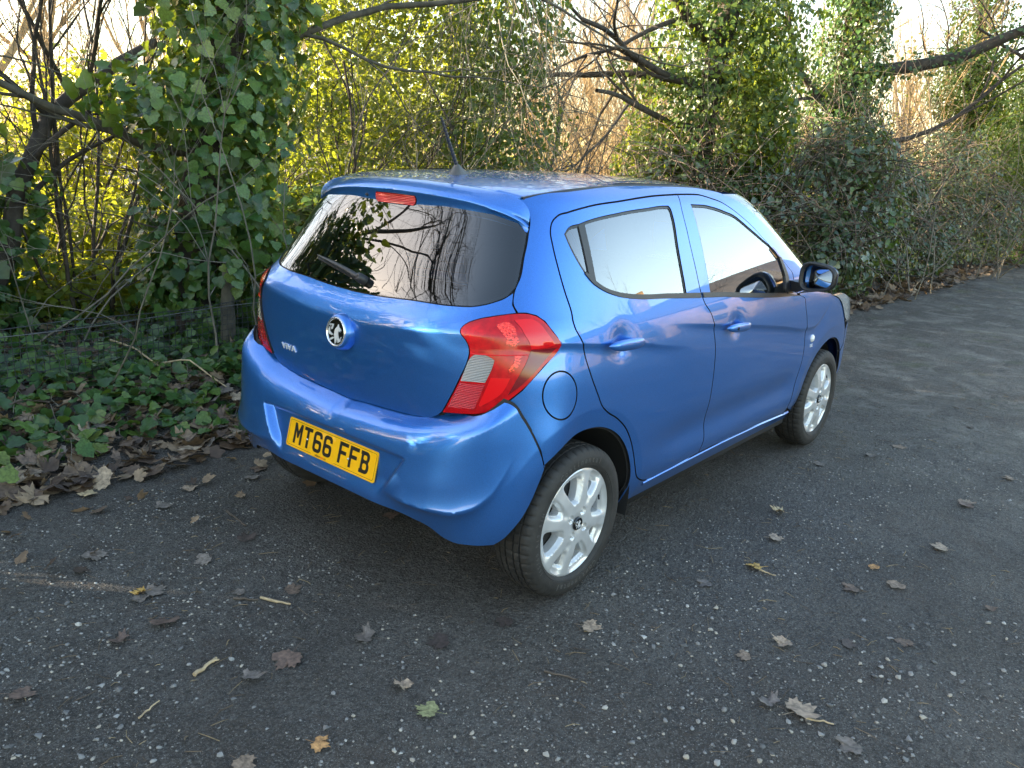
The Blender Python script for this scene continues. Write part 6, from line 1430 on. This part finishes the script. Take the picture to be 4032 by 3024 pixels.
# stones
def stone_me(seed):
    r = np.random.RandomState(seed); bm = bmesh.new(); bmesh.ops.create_icosphere(bm, subdivisions=1, radius=1); s = np.array([1, .55 + .35*r.rand(), .35 + .25*r.rand()])
    for v in bm.verts:
        k = 1 + .22*r.randn(); v.co = Vector((v.co.x*s[0]*k, v.co.y*s[1]*k, v.co.z*s[2]*k))
    me = bpy.data.meshes.new('stone'); bm.to_mesh(me); bm.free(); return me
def stone_mat_(island):
    m, nt, b = material('pebble' + ('s' if island else '')); N = nt.nodes; L = nt.links; cr = N.new('ShaderNodeValToRGB'); e = cr.color_ramp.elements; e.new(.35); e.new(.7); e.new(.92)
    for k, (p_, c) in enumerate(((0, (.075, .073, .07)), (.35, (.14, .137, .132)), (.7, (.26, .255, .245)), (.92, (.33, .29, .23)), (1, (.42, .41, .39)))): e[k].position = p_; e[k].color = (*c, 1)
    g_ = N.new('ShaderNodeNewGeometry' if island else 'ShaderNodeObjectInfo'); L.new(g_.outputs['Random Per Island' if island else 'Random'], cr.inputs[0]); L.new(cr.outputs[0], b.inputs['Base Color']); b.inputs['Roughness'].default_value = .7
    return m
SM = [stone_me(s) for s in range(7)]; sm_ = stone_mat_(False)
for me in SM: me.materials.append(sm_)
def stone_pts(n):
    x = -2.1 + 5.2*RN2.rand(n)**1.3; y = -2.3 + 3.4*RN2.rand(n); k = fbm(x, y, 1.7, 4, 55) + .10*(y < -.8)*(x < .5) > .03 + .05*RN2.randn(n); k &= ~((np.abs(y) < .8) & (x > -.45)); return x[k], y[k]
def px_cluster(n, x0, x1, y0, y1): return [gp(x0 + (x1 - x0)*RN2.rand(), y0 + (y1 - y0)*RN2.rand()) for _ in range(n)]
STONES = ([(p, 'small grey stone in the scatter at the lower left') for p in px_cluster(75, 0, 640, 1250, 1655)] + [(p, 'pale flat stone in the patch at the right picture edge') for p in px_cluster(60, 1830, 2210, 1340, 1560)]
          + [(p, 'pale stone in the scatter at the bottom right') for p in px_cluster(45, 1400, 2000, 1440, 1655)] + [(p, 'small grey stone in front of the near rear wheel') for p in px_cluster(30, 1250, 1560, 1280, 1420)] + [(p, 'small grey stone in the bottom middle') for p in px_cluster(35, 640, 1400, 1420, 1655)])
for p, lb in STONES:
    o = bpy.data.objects.new('stone', SM[RN2.randint(7)]); COL.objects.link(o); s_ = .0055 + .0075*RN2.rand()**1.5; o.scale = (s_, s_, s_); o.location = (p[0], p[1], p[2] + s_*.15); o.rotation_euler = (RN2.randn()*.2, RN2.randn()*.2, RN2.rand()*6.28)
    tag(o, lb, 'stone', 'loose stones on the track')
x, y = stone_pts(44000); n = len(x); mb = MB(); z = ground_z(x, y)
for v in range(7):
    V0 = np.zeros(len(SM[v].vertices)*3, np.float32); SM[v].vertices.foreach_get('co', V0); V0 = V0.reshape(-1, 3); F0 = np.array([list(p.vertices) for p in SM[v].polygons])
    V0 = V0[:]; k = np.arange(n) % 7 == v; m_ = k.sum(); a = RN2.rand(m_)*6.28; s_ = .0013 + .0058*RN2.rand(m_)**3.6; c, sn = np.cos(a), np.sin(a)
    V = np.stack([(V0[None, :, 0]*c[:, None] - V0[None, :, 1]*sn[:, None])*s_[:, None] + x[k][:, None], (V0[None, :, 0]*sn[:, None] + V0[None, :, 1]*c[:, None])*s_[:, None] + y[k][:, None], V0[None, :, 2]*s_[:, None] + z[k][:, None] + .0005], -1)
    mb.add(V.reshape(-1, 3), (F0[None] + (np.arange(m_)*len(V0))[:, None, None]).reshape(-1, 3))
tag(mb.obj('gravel', stone_mat_(True), smooth=False), 'pale grit and small stones scattered over the track', kind='stuff')
# fine plant debris: straws, bark shreds and bits of twig
n = 2600; x = -2.1 + 7*RN2.rand(n)**1.3; y = -2.4 + 3.8*RN2.rand(n); k = (fbm(x, y, 1.1, 3, 91) + .10*(y > .2) > -.02 + .05*RN2.randn(n)); x, y = x[k], y[k]; mb = MB(); z = ground_z(x, y)
for i in range(len(x)):
    a = RN2.rand()*6.28; l = .008 + .030*RN2.rand()**2; r = .0007 + .0010*RN2.rand(); d = np.array([math.cos(a), math.sin(a), 0])*l; p = np.array([x[i], y[i], z[i] + .003]); mb.tube([p - d, p + [0, 0, .002] + [RN2.randn()*l*.15, RN2.randn()*l*.15, 0], p + d], [r, r, r*.6], 3, False)
tag(mb.obj('debris', leaf_mat('plant_debris', [(.05, .036, .026), (.10, .07, .045), (.17, .12, .07), (.32, .24, .13)], .7, 0)), 'straws, bark shreds and twig bits scattered on the track', kind='stuff')
# sticks
M_stick = simple('pale_stick', (.42, .32, .19), .7, noise=.35, nscale=30); M_stick_d = simple('dark_stick', (.085, .066, .050), .8, noise=.4, nscale=25)
def stick(a, b_, r, mat, label, fork=None, lift=.006, sag=.0):
    p, q = gp(*a, lift), gp(*b_, lift); w = MB(); m_ = (p + q)/2 + [0, 0, sag]; P = path(p, m_, q, n=9, wob=.0014); w.tube(P, np.linspace(r, r*.6, 9), 6)
    if fork: w.tube(path(P[6], gp(*fork, lift + .01), n=5, wob=.001), np.linspace(r*.7, r*.4, 5), 5)
    tag(w.obj('stick', mat), label, 'stick')
stick((563, 1294), (626, 1311), .0055, M_stick, 'light tan stick on the track below the plate'); stick((505, 1296), (556, 1302), .005, M_stick_d, 'darker stick end to end with the light tan stick')
stick((420, 1462), (468, 1425), .007, M_stick, 'forked bare twig with peeling bark, lower left', (474, 1438)); stick((490, 1108), (530, 1138), .006, M_stick_d, 'brown stick lying below the bumper at the left')
stick((1175, 1455), (1245, 1475), .004, M_stick_d, 'thin dark twig in the middle foreground'); stick((300, 1555), (345, 1520), .003, M_stick, 'thin straw near the bottom left'); stick((1640, 1236), (1675, 1247), .0035, M_stick, 'straw-coloured stalk by the yellow-orange leaf')
stick((1740, 1555), (1800, 1572), .0035, M_stick, 'stalk lying beside the big pale leaf at the bottom right')
stick((240, 768), (345, 828), .007, M_stick, 'pale dead stem leaning over the ivy bank', None, .10, .03); stick((330, 810), (490, 860), .006, M_stick, 'arching pale bramble stem at the middle of the ivy bank', None, .06, .10); stick((560, 780), (690, 765), .006, M_stick, 'tan stem reaching from the bank towards the left tail light', None, .10, .06); stick((0, 905), (110, 890), .006, M_stick_d, 'dark stem low on the bank at the left edge', None, .05, .03)
